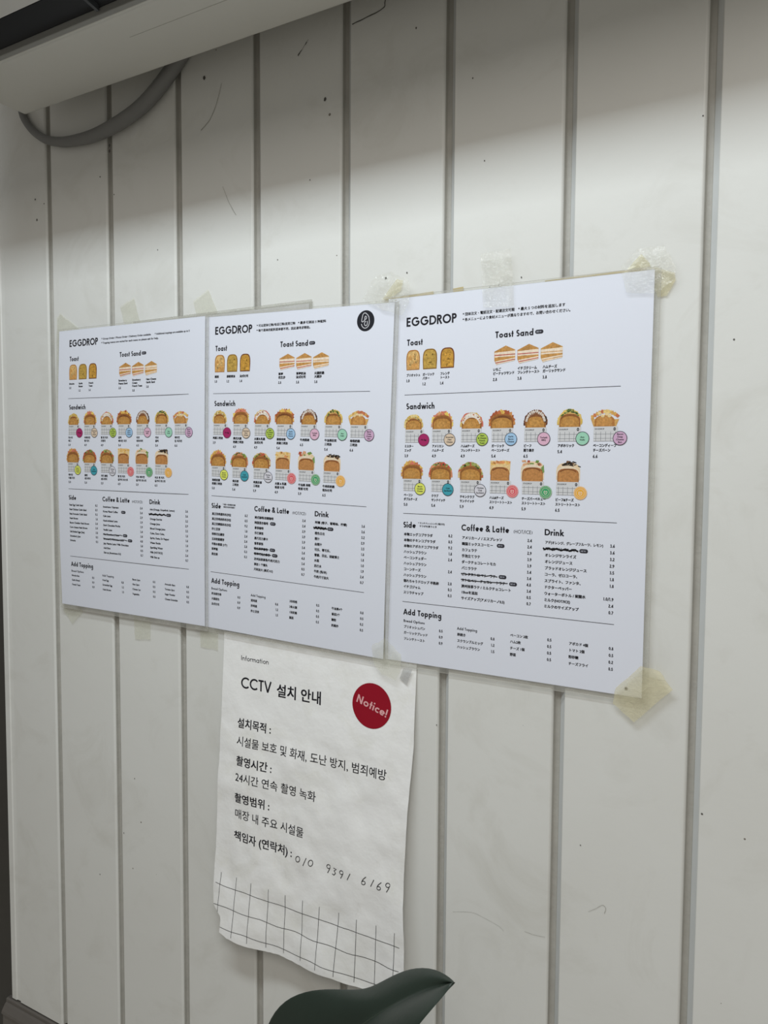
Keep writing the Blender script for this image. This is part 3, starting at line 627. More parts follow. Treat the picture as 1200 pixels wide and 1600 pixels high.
    for c0, x, y0, px, prs in ((0, 3.0, -271.6, 53.6, ('0.5', '0.9', '0.9')), (1, 71.7, -272.9, 116.9, ('0.8', '1.2', '1.5')), (2, 134.8, -266.2, 181.1, ('0.5',) * 4), (3, 199.7, -267.2, 245.9, ('0.8', '0.5', '0.2', '0.5'))):
        Tl, Tp = part('topping_list'), part('price_column')
        for q, s in enumerate(T['top'][c0]):
            cjk(Tl, s, x, y0 - 7.1 * q, 3.7, None, 0.035, xs=.95); latin(Tp, prs[q], px, y0 - 7.1 * q - .3, 3.2, align='R')
    return root, surf, grid

EN = dict(
    notes=[('* Group Order / Phone Order / Delivery Order available', 72.5, 84.3, 101, 3.6), ('* Additional toppings are available up to 5', 181.5, 84.3, 65.5, 3.6), ('* Topping menus are varied for each menu so please ask for help.', 72.5, 78.3, 116, 3.6)],
    toast=[['Brioche'], ['Garlic', 'Butter'], ['French', 'Toast']], sand=[['Strawberry', 'Peanut Sand'], ['Strawberry', 'Cream', 'French Toast'], ['Ham Cheese', 'Garlic Sand']],
    names=[['미스터', '에그'], ['아메리칸', '햄 치즈'], ['햄 앤 치즈', '프렌치'], ['갈릭', '베이컨 치즈'], ['비프', '데리야끼'], ['아보', '홀릭'], ['베이컨', '딥 치즈번'], ['베이컨', '더블 치즈'], ['클럽', '샌드위치'], ['치킨 클럽', '샌드위치'], ['햄 앤 치즈', '길거리 토스트'], ['아보 베이컨', '길거리 토스트'], ['비프 앤 치즈', '길거리 토스트']],
    side=['Real Egg Cobb Salad', 'Real Chicken Cobb Salad', 'Real Avocado Cobb Salad', 'Hash Brown', 'Bacon Cheddar Hash Brown', 'Corn cheese Hash Brown', 'Soft Boiled Eggs (2ea)', 'Strawberry Jam', 'Sriracha'],
    side_p=['8.2', '8.5', '9.2', '1.8', '2.4', '2.4', '2.8', '0.3', '0.3'],
    coffee=['Americano / Espresso', 'Korea Mixed Coffee', 'Cafe Latte', 'Hand-whisked Latte', 'Dark Chocolate Mocha', 'Vanilla Latte', 'Pink Strawberry Latte', 'Strawberry Chocolate Latte', 'Jeju Matcha Latte / Milk Chocolate', 'Add Shot', 'Size up (Americano 0.5)'],
    drink=['Ade (Orange, Grapefruit, Lemon)', 'Strawberry Ade', 'Orange Sunrise', 'Orange Juice', 'Blood Orange Juice', 'Coke, Zero Coke,', 'Sprite, Fanta, Dr Pepper', 'Water Bottle', 'Sparkling Water', 'Milk (HOT/ICE)', 'Milk Size up'],
    drink_p=['3.6', '3.6', '3.2', '2.9', '3.5', '1.8', '1.8', '1.0', '1.9', '2.4', '0.7'],
    pills=[(1, 'c', 118.5, None), (6, 'c', 121.5, 116), (7, 'c', 131.5, 126), (1, 'd', 208, 203)], heavy=101,
    top=[['Brioche Bun', 'Garlic Bread', 'French Toast'], ['Fried Egg', 'Scrambled Egg', 'Hash Brown'], ['Bacon 2pcs', 'Ham 2pcs', 'Cheese 1pc', 'Vegetable'], ['Avocado 4pcs', 'Tomato 2pcs', 'Sugar Powder', 'Cheese Scramble']])
CN = dict(ade=47.0,
    notes=[('* 可以团体订购/电话订购/送货订购', 72.5, 84.5, 61, 3.7), ('* 最多可添加 5 种配料', 138, 84.5, 42, 3.7), ('* 每个菜单的配料菜单都不同，因此请寻求帮助。', 72.5, 78.3, 84, 3.7),
           ('* 包括一份田园沙拉酱', 21, -148.4, 22, 2.3), ('购买沙拉时含酱汁', 22.5, -151.8, 20, 2.3)],
    toast=[['糕面'], ['蒜香黄油'], ['法式吐司']], sand=[['草莓', '花生沙'], ['草莓奶油', '法式吐司'], ['火腿奶酪', '大蒜沙']],
    names=[['鸡蛋三明治'], ['美式火腿', '奶酪三明治'], ['火腿＆乳酪', '法式吐司'], ['蒜香培根', '奶酪三明治'], ['牛肉照烧'], ['牛油果狂欢', '三明治'], ['培根奶酪', '三明治'], ['培根双重', '奶酪三明治'], ['俱乐部', '三明治'], ['鸡俱乐部', '三明治'], ['火腿 & 乳酪', '街道 吐司'], ['牛油果 培根', '街道 吐司'], ['牛肉和奶酪', '街头吐司']],
    side=['真正的鸡蛋科布沙拉', '真正的鸡肉科布沙拉', '真正的鳄梨科布沙拉', '炸土豆饼', '培根切达薯饼', '玉米奶酪薯饼', '半熟水煮蛋 (2个)', '草莓酱', '是拉差'], side_p=EN['side_p'],
    coffee=['美式咖啡/浓缩咖啡', '韩国混合咖啡', '拿铁咖啡', '手打拿铁', '黑巧克力摩卡', '香草拿铁', '粉红草莓拿铁', '草莓巧克力拿铁', '济州抹茶拿铁/牛奶巧克力', '添加 1 个镜头', '尺码加大 (美式 0.5)'],
    drink=['阿德 (橙子、葡萄柚、柠檬)', '草莓汽水', '橙色日出', '橙汁', '血橙汁', '可乐、零可乐、', '雪碧、芬达、胡椒博士', '水瓶', '苏打水', '牛奶 (热/冰)', '牛奶尺寸加大'], drink_p=EN['drink_p'],
    pills=[(1, 'c', 106, None), (6, 'c', 106, 100), (7, 'c', 110, 104), (1, 'd', 195, 190)], heavy=101,
    top=[['奶油面包卷', '大蒜面包', '法式吐司'], ['煎鸡蛋', '炒鸡蛋', '炸土豆饼'], ['2块培根', '2条火腿', '1块奶酪', '蔬菜'], ['牛油果4个', '番茄2个', '糖粉', '奶酪炒']])
JP = dict(xs=0.83, ade=60.8,
    notes=[('* 団体注文・電話注文・配達注文可能', 72.5, 84.5, 60, 3.75), ('* 最大 5 つの材料を追加します', 136.6, 84.5, 50.7, 3.75), ('* 各メニューにより食材メニューが異なりますので、お問い合わせください。', 72.5, 78.6, 120.2, 3.75),
           ('* ランチドレッシング(1個分付)', 20.8, -148.4, 33.6, 2.5), ('サラダを買うとき', 22.3, -151.9, 22, 2.5)],
    toast=[['ブリオッシュ'], ['ガーリック', 'バター'], ['フレンチ', 'トースト']], sand=[['いちご', 'ピーナッツサンド'], ['イチゴクリーム', 'フレンチトースト'], ['ハムチーズ', 'ガーリックサンド']],
    names=[['ミスター', 'エッグ'], ['アメリカン', 'ハムチーズ'], ['ハム&チーズ', 'フレンチトースト'], ['ガーリック', 'ベーコンチーズ'], ['ビーフ', '照り焼き'], ['アボホリック'], ['ベーコンディープ', 'チーズバーン'], ['ベーコン', 'ダブルチーズ'], ['クラブ', 'サンドイッチ'], ['チキンクラブ', 'サンドイッチ'], ['ハム&チーズ', 'ストリートトースト'], ['チーズバーベキュー', 'ストリートトースト'], ['ビーフ&チーズ', 'ストリートトースト']],
    side=['本物エッグコブサラダ', '本物のチキンコブサラダ', '本物のアボカドコブサラダ', 'ハッシュブラウン', 'ベーコンチェダー', 'ハッシュブラウン', 'コーンチーズ', 'ハッシュブラウン', '惚れちゃうドロップ 半熟卵', 'イチゴジャム', 'スリラチャップ'],
    side_p=['8.2', '8.5', '9.2', '1.8', '2.4', None, '2.4', None, '2.8', '0.3', '0.3'],
    coffee=['アメリカーノ / エスプレッソ', '韓国ミックスコーヒー', 'カフェラテ', '手泡立てラテ', 'ダークチョコレートモカ', 'バニララテ', 'ピンクストロベリーラテ', 'ストロベリーチョコレートラテ', '濟州抹茶ラテ / ミルクチョコレート', '1Shotを追加', 'サイズアップ(アメリカーノ0.5)'],
    drink=['アデ(オレンジ、グレープフルーツ、レモン)', 'ストロベリーエイド', 'オレンジサンライズ', 'オレンジジュース', 'ブラッドオレンジジュース', 'コーラ、ゼロコーラ、', 'スプライト、ファンタ、', 'ドクターペッパー', 'ウォーターボトル / 炭酸水', 'ミルク(HOT/ICE)', 'ミルクのサイズアップ'],
    drink_p=['3.6', '3.6', '3.2', '2.9', '3.5', '1.8', '1.8', None, '1.0/1.9', '2.4', '0.7'],
    pills=[(1, 'c', 122.1, None), (6, 'c', 124.9, 119), (7, 'c', 137.1, 131), (1, 'd', 213, 207.5)], heavy=101,
    top=[['ブリオッシュパン', 'ガーリックブレッド', 'フレンチトースト'], ['卵焼き', 'スクランブルエッグ', 'ハッシュブラウン'], ['ベーコン 2枚', 'ハム2枚', 'チーズ 1個', '野菜'], ['アボカド 4個', 'トマト 2個', '粉砂糖', 'チーズフライ']])
hump = lambda t: math.sin(PI * min(1, max(0, t)))
p3 = poster(-0.0038, -0.4247, 0.0820, 0.0032, 0.1113, -0.3125, lambda s, t: 0.0010 * hump(t), 'large white menu poster with Japanese lettering, right of the other two and nearest the camera', JP)
p2 = poster(-0.0298, -0.7148, 0.0954, 0.0052, 0.1018, -0.3180, lambda s, t: 0.0012 * hump(t), 'middle white menu poster with Chinese lettering and a black round egg emblem top right', CN)
p1 = poster(-0.0117, -1.0020, 0.0992, 0.0074, 0.1030, -0.3175, lambda s, t: 0.0012 * hump(t) + 0.0035 * hump(t) * max(0, 1 - s * 1.3), 'leftmost white menu poster with English lettering, farthest from the camera', EN)
# round egg emblem on the middle poster
k = Ink(); cx, cy, r = 236.4, 82.8, 12.0
k.ell(cx, cy, r, r * 1.02, (0.014, 0.015, 0.022), 1, 0, 40); wc = C(205, 205, 210)
egg = arc(cx - .3, cy - 1.6, 5.6, 7.0, 195, 380, 16) + [(cx + 4.4, cy + 4.2), (cx + 2.6, cy + 6.9), (cx + .4, cy + 8.4)] + arc(cx - 1.2, cy + 5.0, 3.4, 4.2, 70, 180, 7) + [(cx - 5.4, cy + 1.6), (cx - 5.3, cy - .6), (cx - 4.4, cy - 1.2)]
egg += [(cx - 2.6, cy - .4), (cx - .6, cy + 1.6)] + arc(cx - .1, cy + 3.4, 1.2, 2.0, -30, 200, 8) + [(cx - 1.6, cy + .8), (cx - .6, cy - 1.0), (cx + .8, cy - .7)]
k.line(egg, .95, wc, 2)
k.line([(cx + .8, cy - .7), (cx - 1.0, cy - 1.6)] + arc(cx + .5, cy - 3.2, 2.0, 2.6, 150, 340, 9) + [(cx + 2.6, cy - 1.6), (cx + 2.3, cy - .4)], .95, wc, 2)
ink_obj('egg_emblem', k, p2[0], p2[1])['label'] = 'black round emblem with a white line egg'
k = Ink(); k.ell(259.6, -305, 1.0, 1.0, (0.02, 0.02, 0.02), 2, 0, 12); k.ell(259.6, -305, 1.8, 1.8, (0.25, 0.25, 0.28), 1, 0, 12); ink_obj('dark_speck', k, p3[0], p3[1])
# ---------------------------------------------------------------- CCTV notice
NB, NS = CAM_H - 0.226, 0.06
nroot = tag(empty('paper_notice', (-0.700, 0, CAM_H)), 'wrinkled white Korean notice with red round badge, torn bottom edge, under the posters', 'notice')
def nsurf(u, v):                                # distance from the wall: pinned at the top, swinging out at the foot
    d = 0.0016 + max(0, -v - 0.240) * NS
    t = min(1, max(0, (-v - 0.26) / 0.12))
    e = min(1, max(0, (-v - 0.54) / 0.09))
    p = Vector((u * 9, v * 7, 1.3)); q = Vector((u * 26, v * 22, 4.1)); s = Vector((u * 60, v * 55, 2.0))
    d += t * (0.0036 * noise.noise(p) + 0.0022 * noise.noise(q)) + 0.0008 * noise.noise(s) * max(t, 0.25)
    d += e * e * (0.0028 * math.sin(u * 40 + 0.6))
    return max(d, 0.0008)
def nl(v):
    pts = [(-0.226, -.0015), (-0.33, -.0015), (-0.413, -.003), (-0.528, -.005), (-0.580, -.0062), (-0.600, -.0030), (-0.607, .0046), (-0.6122, .0112), (-0.6325, .0105), (-.66, .0105)]
    for (a, x), (b2, y) in zip(pts, pts[1:]):
        if v >= b2: return x + (y - x) * (a - v) / (a - b2)
    return pts[-1][1]
def nr(v):
    pts = [(-0.226, .2938), (-0.33, .2932), (-0.41, .2885), (-0.482, .2865), (-0.52, .287), (-0.555, .290), (-0.66, .2925)]
    for (a, x), (b2, y) in zip(pts, pts[1:]):
        if v >= b2: return x + (y - x) * (a - v) / (a - b2)
    return pts[-1][1]
def nbot(u):
    u *= 1000
    pts = [(-10, -632), (10.5, -632.3), (23.7, -636.8), (55.2, -639.2), (76.7, -637.7), (106.4, -634.8), (121, -635.9), (163.7, -636.9), (190, -635.5), (249, -636), (300, -636)]
    for (a, x), (b2, y) in zip(pts, pts[1:]):
        if u <= b2: return (x + (y - x) * (u - a) / (b2 - a)) / 1000
    return -0.636
nx, nz = 64, 96; vs = []
for j in range(nz + 1):
    for i in range(nx + 1):
        s = i / nx; vv = -0.226 + (-0.636 + 0.226) * j / nz
        u = nl(vv) + (nr(vv) - nl(vv)) * s
        vv = -0.226 + (nbot(u) + 0.226) * j / nz + (0.0006 * noise.noise(Vector((u * 220, 0, 5))) if j == nz else 0)
        u = nl(vv) + (nr(vv) - nl(vv)) * s + (0.0004 * noise.noise(Vector((vv * 300, 3, 5))) if i in (0,) else 0)
        vs.append((u, -nsurf(u, vv), vv))
fs = [(j * (nx + 1) + i, (j + 1) * (nx + 1) + i, (j + 1) * (nx + 1) + i + 1, j * (nx + 1) + i + 1) for j in range(nz) for i in range(nx)]
mesh('paper_sheet', vs, fs, NPAPER, nroot, True)
def npart(name):
    k2 = Ink(); PEND.append((name, k2, nroot, nsurf)); return k2
t = npart('small_heading')
latin(t, 'Information', 29.6, -261.4, 6.4, 46.6, 0.11); t = npart('heading_text'); latin(t, 'CCTV', 31.0, -298.5, 15.0, 50.5, 0.145)
cjk(t, '설치 안내', 90.0, -299.6, 18.2, 70.0, 0.022)
for s, y, wd in (('설치목적 :', -350.6, 56.0), ('촬영시간 :', -401.4, 59.4), ('촬영범위 :', -450.8, 58.0), ('책임자 (연락처) :', -502.4, 96.4)): cjk(npart('bold_line'), s, 27.4, y, 14.2, wd, 0.02)
for s, y, wd in (('시설물 보호 및 화재, 도난 방지, 범죄예방', -374.6, 231.4), ('24시간 연속 촬영 녹화', -422.9, 130.5), ('매장 내 주요 시설물', -472.6, 113.6)): cjk(npart('text_line'), s, 27.6, y, 14.2, wd, 0.006)
bd = Ink(); cx, cy, r = 234.7, -290.0, 27.3
kk = 48; bd.add([(cx, cy)] + [(cx + r * q * math.cos(2 * PI * i / kk), cy + r * q * math.sin(2 * PI * i / kk)) for q in (.33, .66, 1) for i in range(kk)],
    [(0, 1 + i, 1 + (i + 1) % kk) for i in range(kk)] + [(1 + q * kk + i, 1 + (q + 1) * kk + i, 1 + (q + 1) * kk + (i + 1) % kk, 1 + q * kk + (i + 1) % kk) for q in range(2) for i in range(kk)], (1, 1, 1), 8)
rb = ink_obj('round_badge', bd, nroot, nsurf, 0.0002, REDINK); rb['label'] = 'dark red round badge reading Notice!'
nt_ = Ink(); latin(nt_, 'Notice!', 0, 0, 10.0, 45.5, 0.17, (1, 1, 1), 20)
ca, sa = math.cos(-0.29), math.sin(-0.29)
nt_.v = [(213.0 + p[0] * ca - p[1] * sa, -288.0 + p[0] * sa + p[1] * ca, p[2]) for p in nt_.v]
ink_obj('badge_lettering', nt_, rb, nsurf, 0.0002, PINKINK)
hw = Ink()                                        # handwriting: 010 9391 6169
HD = {'0': [arc(.3, .5, .28, .48, 100, 470, 14)], '1': [[(.42, 1.0), (.2, 0)]], '9': [arc(.32, .72, .24, .24, 20, 380, 12) + [(.5, .4), (.34, -.06)]],
      '3': [[(.1, .95), (.5, .9), (.26, .6), (.5, .36), (.34, .04), (.08, .12)]], '6': [[(.48, 1.0), (.2, .62), (.1, .26)] + arc(.32, .22, .22, .22, 180, -170, 12)]}
for ch, x, y, sc in (('0', 131, -506, 8), ('1', 141, -508.5, 11), ('0', 150, -507, 8.5), ('9', 176, -508, 11), ('3', 186, -508.5, 9.5), ('9', 196.5, -508.5, 10), ('1', 208, -508, 9), ('6', 229, -508, 10.5), ('1', 241, -507.5, 9.5), ('6', 250.5, -508.5, 10), ('9', 261.5, -507.5, 11)):
    for st in HD[ch]: hw.line([(x - 1 + 11.5 * p[0] + p[1] * sc * .2, y + sc * p[1]) for p in st], 0.95, (0.03, 0.03, 0.035), 3)
PEND.append(('handwritten_number', hw, nroot, nsurf))
gl = Ink(); rnd = random.Random(4)
GT = [7, 34.1, 60.1, 89.1, 116.3, 142.7, 169.1, 197, 223.8, 250.5, 277]; GB = [4.6, 31.5, 57.2, 86.9, 115, 142.9, 167.2, 194.2, 222.8, 250.2, 276.5]
GY = [-606.9, -633.7, -634.2, -631.5, -630.3, -630, -632.8, -632.4, -631.1, -628.5, -629]
for a, b2, y in zip(GT, GB, GY): gl.line([(a + (b2 - a) * q / 14, -553.5 + (y + 553.5) * q / 14) for q in range(15)], 0.62, (0.02, 0.02, 0.025), 2)
for y, x0, x1 in ((-569.9, -2, 284), (-597.6, -3, 284), (-625.2, 11, 284)):
    gl.line([(x0 + (x1 - x0) * q / 40, y + 0.7 * math.sin(q * .8 + y)) for q in range(41)], 0.62, (0.02, 0.02, 0.025), 2)
ink_obj('grid_pattern', gl, nroot, nsurf, 0.00022)

flush_text()
for name, ink, par, sf in PEND:
    ink_obj(name, ink, par, sf, 0.00022 if par is nroot else 0.00012)

# ---------------------------------------------------------------- old laminated sheet peeping out behind the posters
osr = tag(empty('old_laminated_sheet', (-0.865, 0, CAM_H - 0.15)), 'old blank laminated sheet whose top edge peeps out above the left and middle posters', 'sheet')
b = MB(); b.box(0.002, 0.3055, -0.0030, -0.0022, 0.10, 0.3500); b.build('paper_sheet', OLDPAPER, osr)
b = MB(); b.box(-0.002, 0.3095, -0.0034, -0.0018, 0.096, 0.3545); b.build('laminate_film', FILMEDGE, osr)

# ---------------------------------------------------------------- tape pieces on the wall
def tape(name, pts, off, mat, label, n=1, group='pieces of sticky tape around the posters', wob=0.0006, seed=1):
    rnd = random.Random(seed); P = [Vector((x / 1000, 0, z / 1000)) for x, z in pts]; cen = sum(P, Vector()) / len(P)
    vs = [(0, -off - wob, 0)]; out = []
    for i, p in enumerate(P):
        q = P[(i + 1) % len(P)]
        for k in range(4):
            d = p.lerp(q, k / 4) - cen; d *= 1 + (rnd.uniform(-.03, .03) if k else 0); out.append(d)
    m = len(out)
    for ringf in (0.5, 1.0):
        for d in out: vs.append((d.x * ringf, -off - rnd.uniform(0, wob), d.z * ringf))
    fs = [(0, 1 + i, 1 + (i + 1) % m) for i in range(m)] + [(1 + i, 1 + m + i, 1 + m + (i + 1) % m, 1 + (i + 1) % m) for i in range(m)]
    o = mesh(name, vs, fs, mat, None, True, loc=(cen.x, 0, cen.z + CAM_H))
    tag(o, label, 'tape', group); return o
tape('tape_piece', [(-330.7, 229.0), (-295.7, 231.2), (-291.5, 170), (-326.5, 172)], 0.0062, TAPE_C, 'clear crinkled tape strip over the top edge of the Japanese poster, above its title notes', seed=2)
tape('tape_piece', [(-181.1, 197.7), (-164.9, 212.4), (-140.4, 213.4), (-129.3, 191.4), (-130.2, 180.1), (-147, 168), (-175, 172)], 0.0062, TAPE_C, 'clear crumpled tape over the top right corner of the Japanese poster', wob=0.002, seed=3)
tape('tape_piece', [(-151, 196), (-131, 187), (-130.2, 180.1), (-138.0, 166.0), (-146, 165.4), (-151, 176)], 0.0012, TAPE_Y, 'yellowed tape flap beside the top right corner of the Japanese poster', wob=0.0012, seed=4)
tape('tape_piece', [(-176, 196), (-163, 209), (-155, 200), (-153, 193.5), (-175, 193)], 0.0012, TAPE_Y, 'yellowed tape scrap above the top right corner of the Japanese poster', wob=0.0012, seed=14)
tape('tape_piece', [(-478, 196), (-462, 219.0), (-440, 223), (-416, 210), (-416, 186), (-425, 172), (-450, 180)], 0.0086, TAPE_C, 'clear crumpled tape over the join between the Chinese and Japanese posters at the top', wob=0.0012, seed=5)
tape('tape_piece', [(-456, 194), (-436, 216), (-428, 213), (-431, 202), (-446, 194)], 0.0012, TAPE_Y, 'folded yellow tape scrap at the top between the Chinese and Japanese posters', wob=0.0015, seed=6)
for pts, lab in (([(-452.1, 195.0), (-389.0, 197.0), (-389.0, 190.9), (-452.0, 188.6)], 'long yellowed strip along the top edge of the Japanese poster beside the folded yellow tape'),
                 ([(-365.3, 197.4), (-352.5, 198.2), (-352.4, 191.6), (-364.5, 190.5)], 'short yellowed stub at the top edge of the Japanese poster just right of a groove'),
                 ([(-260.0, 194.4), (-157.7, 195.2), (-157.7, 191.2), (-259.2, 190.7)], 'thin yellowed strip at the top edge of the Japanese poster towards its right corner')):
    tape('yellowed_strip', pts, 0.0012, STRIP_Y, lab, group='yellowed adhesive strips above the Japanese poster', wob=0.0002)
tape('tape_piece', [(-1035.1, 226.2), (-1027.5, 231.4), (-984.1, 204.4), (-985, 190), (-1024.6, 122), (-1036.6, 123.6)], 0.0012, TAPE_P, 'pale tape behind the top left corner of the English poster', seed=7)
tape('tape_piece', [(-896.3, 228.4), (-867.1, 239.1), (-856.1, 205.6), (-858, 194), (-884, 192)], 0.0012, TAPE_P, 'pale tilted tape tab standing above the English poster, between two grooves', seed=8)
tape('tape_piece', [(-752.8, 222.3), (-726.1, 235.7), (-710.6, 206.3), (-712, 196), (-746, 196)], 0.0012, TAPE_P, 'pale tape tab above the join of the English and Chinese posters', seed=9)
tape('tape_piece', [(-1031, -190), (-1020, -198.0), (-988.1, -228), (-1012.6, -250.6), (-1033.2, -230.4)], 0.0012, TAPE_P, 'pale pointed tape tab under the bottom left corner of the English poster', seed=10)
tape('tape_piece', [(-878, -212), (-842, -214), (-842.2, -254.6), (-874, -257.8)], 0.0012, TAPE_P, 'pale square tape tab hanging below the middle of the English poster', seed=11)
tape('tape_piece', [(-745.5, -212), (-712, -214), (-713.6, -254.4), (-745.5, -253)], 0.0010, TAPE_P, 'pale square tape tab under the bottom right corner of the English poster', seed=12)
tape('tape_piece', [(-152, -198), (-134.1, -200.9), (-121.0, -217.6), (-157.4, -256.5), (-178.8, -240.4), (-176, -224)], 0.0062, TAPE_Y, 'yellowed tape square folded over the bottom right corner of the Japanese poster', wob=0.0006, seed=13)
tape('tape_piece', [(-463, -215), (-444.8, -204), (-423, -221.1), (-424, -240), (-429.6, -253.0), (-448.9, -248.0), (-461, -236)], 0.0088, TAPE_P, 'greenish tape patch over the bottom join of the Chinese and Japanese posters', wob=0.0006, seed=15)
tape('tape_piece', [(-422.2, -237.9), (-410.2, -237.8), (-417.4, -257.2), (-427.2, -250.9)], 0.0045, film_mat('grey_tape', (0.9, 0.9, 0.9), 1, 0.2, 0.5, (0.58, 0.58, 0.57), 0.3, 90), 'small folded grey tape corner on the top right of the paper notice', seed=16)

# ---------------------------------------------------------------- scuffs and cracks of the panel paint
def marks(name, lines, mat, d=0.0005):
    vs = []; fs = []
    for pts, w0, w1 in lines:
        q = spline([(x / 1000, 0, z / 1000) for x, z in pts], 5); n0 = len(vs)
        v2, f2 = ribbon([(p.x, p.z) for p in q], 1.0)
        cen = [(p.x, p.z) for p in q]
        for i, p in enumerate(v2):
            c = cen[i // 2]; t_ = (i // 2) / max(1, len(cen) - 1); ww = (w0 + (w1 - w0) * t_) / 1000 * (0.75 + 0.25 * math.sin(i * 2.3))
            vs.append((c[0] + (p[0] - c[0]) * ww, -d, c[1] + (p[1] - c[1]) * ww + CAM_H))
        fs += [tuple(k + n0 for k in ff) for ff in f2]
    o = mesh(name, vs, fs, mat, wall); o['kind'] = 'structure'; return o
marks('dark_crack', [([(-499.5, 518), (-484.2, 519.8), (-458.4, 524.1), (-455.1, 531.6), (-452, 545)], 1.6, 1.4)], SCUFF)
marks('dark_splash', [([(-578, 502), (-575, 505), (-572, 507.5)], 2.4, .8), ([(-572, 507.5), (-566, 514), (-562.6, 517.2)], .5, .5), ([(-567, 512.5), (-564.8, 514.8)], 1.6, 1.4)], SCUFF)
marks('curved_scratch', [([(-701, 498), (-710, 474.4), (-721.6, 456.4), (-737.5, 445.7)], 0.7, 1.3), ([(-700, 366), (-689.5, 343.8), (-677.6, 325.6)], .5, .9)], SCUFFL)
marks('hairline_crack', [([(-357, -517.5), (-333, -511), (-317, -512.9), (-299.6, -517), (-294, -521)], .3, .25), ([(-269.6, -513.5), (-259.4, -513.9), (-246.4, -512.6)], .45, .3), ([(-200, -469.7), (-192, -463.8), (-185.5, -458.3), (-182, -460.8), (-183.3, -466.7)], .35, .6)], SCUFFL)
DOTS = [(-91.7, -338, 1.2), (-414.6, 491, 1.3), (-538, 441, 2.2), (-731, 512, 2.6), (-914, 460.6, 2.4), (-914, 453, 2.8), (-1083, 412, 1.6), (-1062, 402, 1.2), (-1080, 380, 2.0), (-935, 420, 1.2), (-906, 390, 1.0), (-452, 219, 1.6), (-424, 222, 1.2), (-322, 195, 1.0),
        (-311, 196, 1.0), (-286, 201, 1.0), (-420, -320, .9), (-380, -300, .9), (-210, -400, .8), (-880, -470, 1.0), (-905, -560, .9), (-960, -640, 1.0), (-77, 120, 1.0), (-110, 330, .9), (-330, 330, .9), (-560, 350, .9), (-345, 420, .9), (-610, 260, .8), (-820, 300, .9)]
vs = []; fs = []
for x, z, r in DOTS:
    rnd = random.Random(int(x * 7 + z)); n0 = len(vs)
    vs += [((x + r * rnd.uniform(.6, 1.1) * math.cos(a * PI / 4)) / 1000, -0.0004, (z + r * 1.15 * rnd.uniform(.6, 1.1) * math.sin(a * PI / 4)) / 1000 + CAM_H) for a in range(8)]
    fs.append(tuple(range(n0, n0 + 8)))
mesh('dirt_specks', vs, fs, SCUFF, wall)['kind'] = 'structure'

# ---------------------------------------------------------------- rubber plant in front of the wall
px_, py_ = -0.555, -0.155
plant = tag(empty('rubber_plant', (px_, py_, 0)), 'potted plant with one big dark green glossy leaf rising at the bottom of the view', 'plant')
far = [(-0.5485, -0.13, -0.7507), (-0.5435, -0.13, -0.6903), (-0.5293, -0.13, -0.6334), (-0.5047, -0.13, -0.5956), (-0.4655, -0.13, -0.5697), (-0.4256, -0.13, -0.5562), (-0.3962, -0.13, -0.547), (-0.3725, -0.13, -0.5262), (-0.3452, -0.13, -0.5046), (-0.308, -0.145, -0.4831), (-0.2781, -0.165, -0.4759)]
mid = [(-0.5147, -0.16, -0.7275), (-0.4838, -0.16, -0.688), (-0.45, -0.16, -0.6413), (-0.4178, -0.16, -0.6016), (-0.3885, -0.16, -0.5669), (-0.3662, -0.16, -0.5437), (-0.3468, -0.16, -0.5259), (-0.3258, -0.16, -0.5086), (-0.3087, -0.16, -0.4961), (-0.2933, -0.163, -0.4856), (-0.2781, -0.165, -0.4759)]
near = [(-0.4697, -0.205, -0.6856), (-0.4068, -0.21, -0.6458), (-0.3669, -0.215, -0.6047), (-0.3393, -0.215, -0.5677), (-0.3142, -0.215, -0.5282), (-0.3009, -0.21, -0.506), (-0.2908, -0.205, -0.49), (-0.2838, -0.195, -0.4806), (-0.2816, -0.185, -0.4783), (-0.2812, -0.175, -0.4777), (-0.2781, -0.165, -0.4759)]
lo = lambda p: Vector((p[0] - px_, p[1] - py_, p[2] + CAM_H))
vs = []; nk = 7
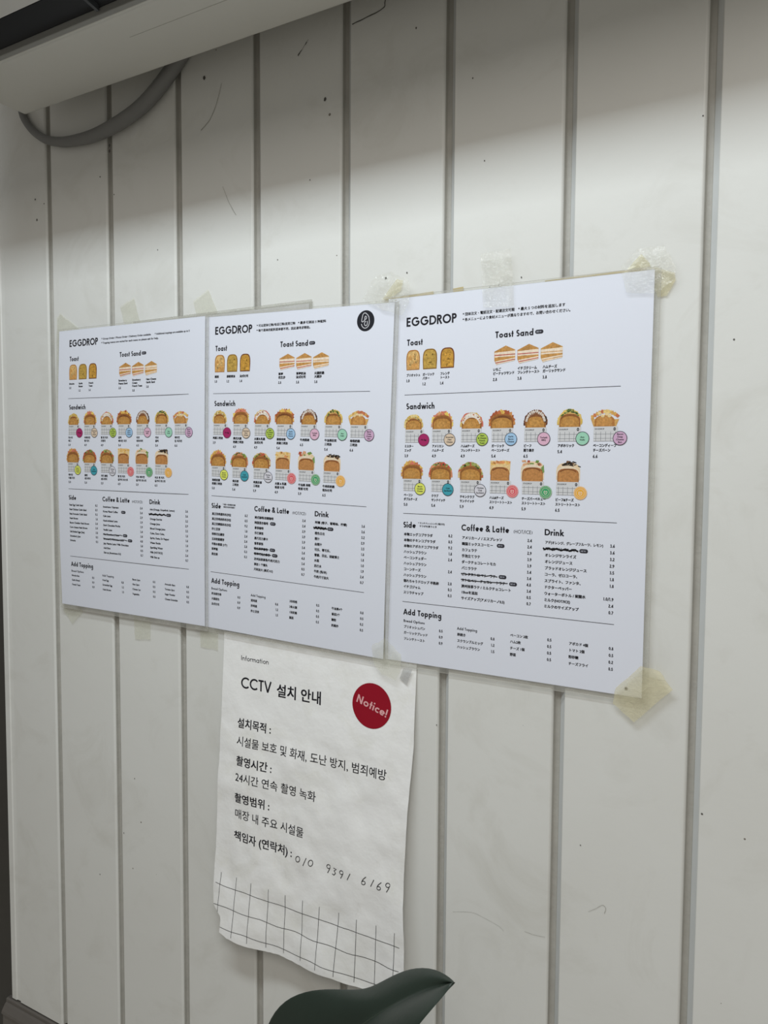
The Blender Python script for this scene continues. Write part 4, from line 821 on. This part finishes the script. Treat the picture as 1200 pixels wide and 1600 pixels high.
for a, m_, c in zip(far, mid, near):
    a, m_, c = lo(a), lo(m_), lo(c)
    for k2 in range(3): vs.append(a.lerp(m_, k2 / 3) + Vector((0, -0.005 * math.sin(PI * k2 / 3), 0.002 * math.sin(PI * k2 / 3))))
    vs.append(m_)
    for k2 in range(1, 4): vs.append(m_.lerp(c, k2 / 3) + Vector((0, -0.004 * math.sin(PI * k2 / 3), 0.003 * math.sin(PI * k2 / 3))))
fs = [(i * nk + k2, i * nk + k2 + 1, (i + 1) * nk + k2 + 1, (i + 1) * nk + k2) for i in range(10) for k2 in range(nk - 1)]
leaf = mesh('leaf', [tuple(v_) for v_ in vs], fs, LEAF, plant, True)
cr = leaf.data.attributes.new('crease_edge', 'FLOAT', 'EDGE')
for e_ in leaf.data.edges:
    if all(q % nk == 3 for q in e_.vertices): cr.data[e_.index].value = 0.85
md = leaf.modifiers.new('thickness', 'SOLIDIFY'); md.thickness = 0.0012; md.offset = 0
md = leaf.modifiers.new('smooth', 'SUBSURF'); md.levels = 2; md.render_levels = 2
rp = spline([lo(p) + Vector((0, -0.0006, 0)) for p in mid[:8]], 4)
tube(rp, [0.0022 - 0.0018 * i / (len(rp) - 1) for i in range(len(rp))], 8).build('midrib', RIB, leaf, True)
sp_ = spline([(0, 0, 0.24), (-0.004, 0.004, 0.45), (0.0, 0.0, 0.62), (0.012, -0.002, 0.70), tuple(lo(mid[0]))], 6)
tube(sp_, [0.009 - 0.0058 * i / (len(sp_) - 1) for i in range(len(sp_))], 10).build('stem', STEM, plant, True)
def lathe(prof, k=32):
    mb = MB(); v_ = [(r * math.cos(2 * PI * i / k), r * math.sin(2 * PI * i / k), z) for r, z in prof for i in range(k)]
    mb.add(v_, [(j * k + i, j * k + (i + 1) % k, (j + 1) * k + (i + 1) % k, (j + 1) * k + i) for j in range(len(prof) - 1) for i in range(k)]); return mb
lathe([(0.001, 0.0), (0.085, 0.0), (0.092, 0.02), (0.118, 0.26), (0.124, 0.265), (0.124, 0.285), (0.114, 0.285), (0.108, 0.22)]).build('pot', POT, plant, True)
lathe([(0.110, 0.238), (0.07, 0.246), (0.001, 0.249)]).build('soil', SOIL, plant, True)
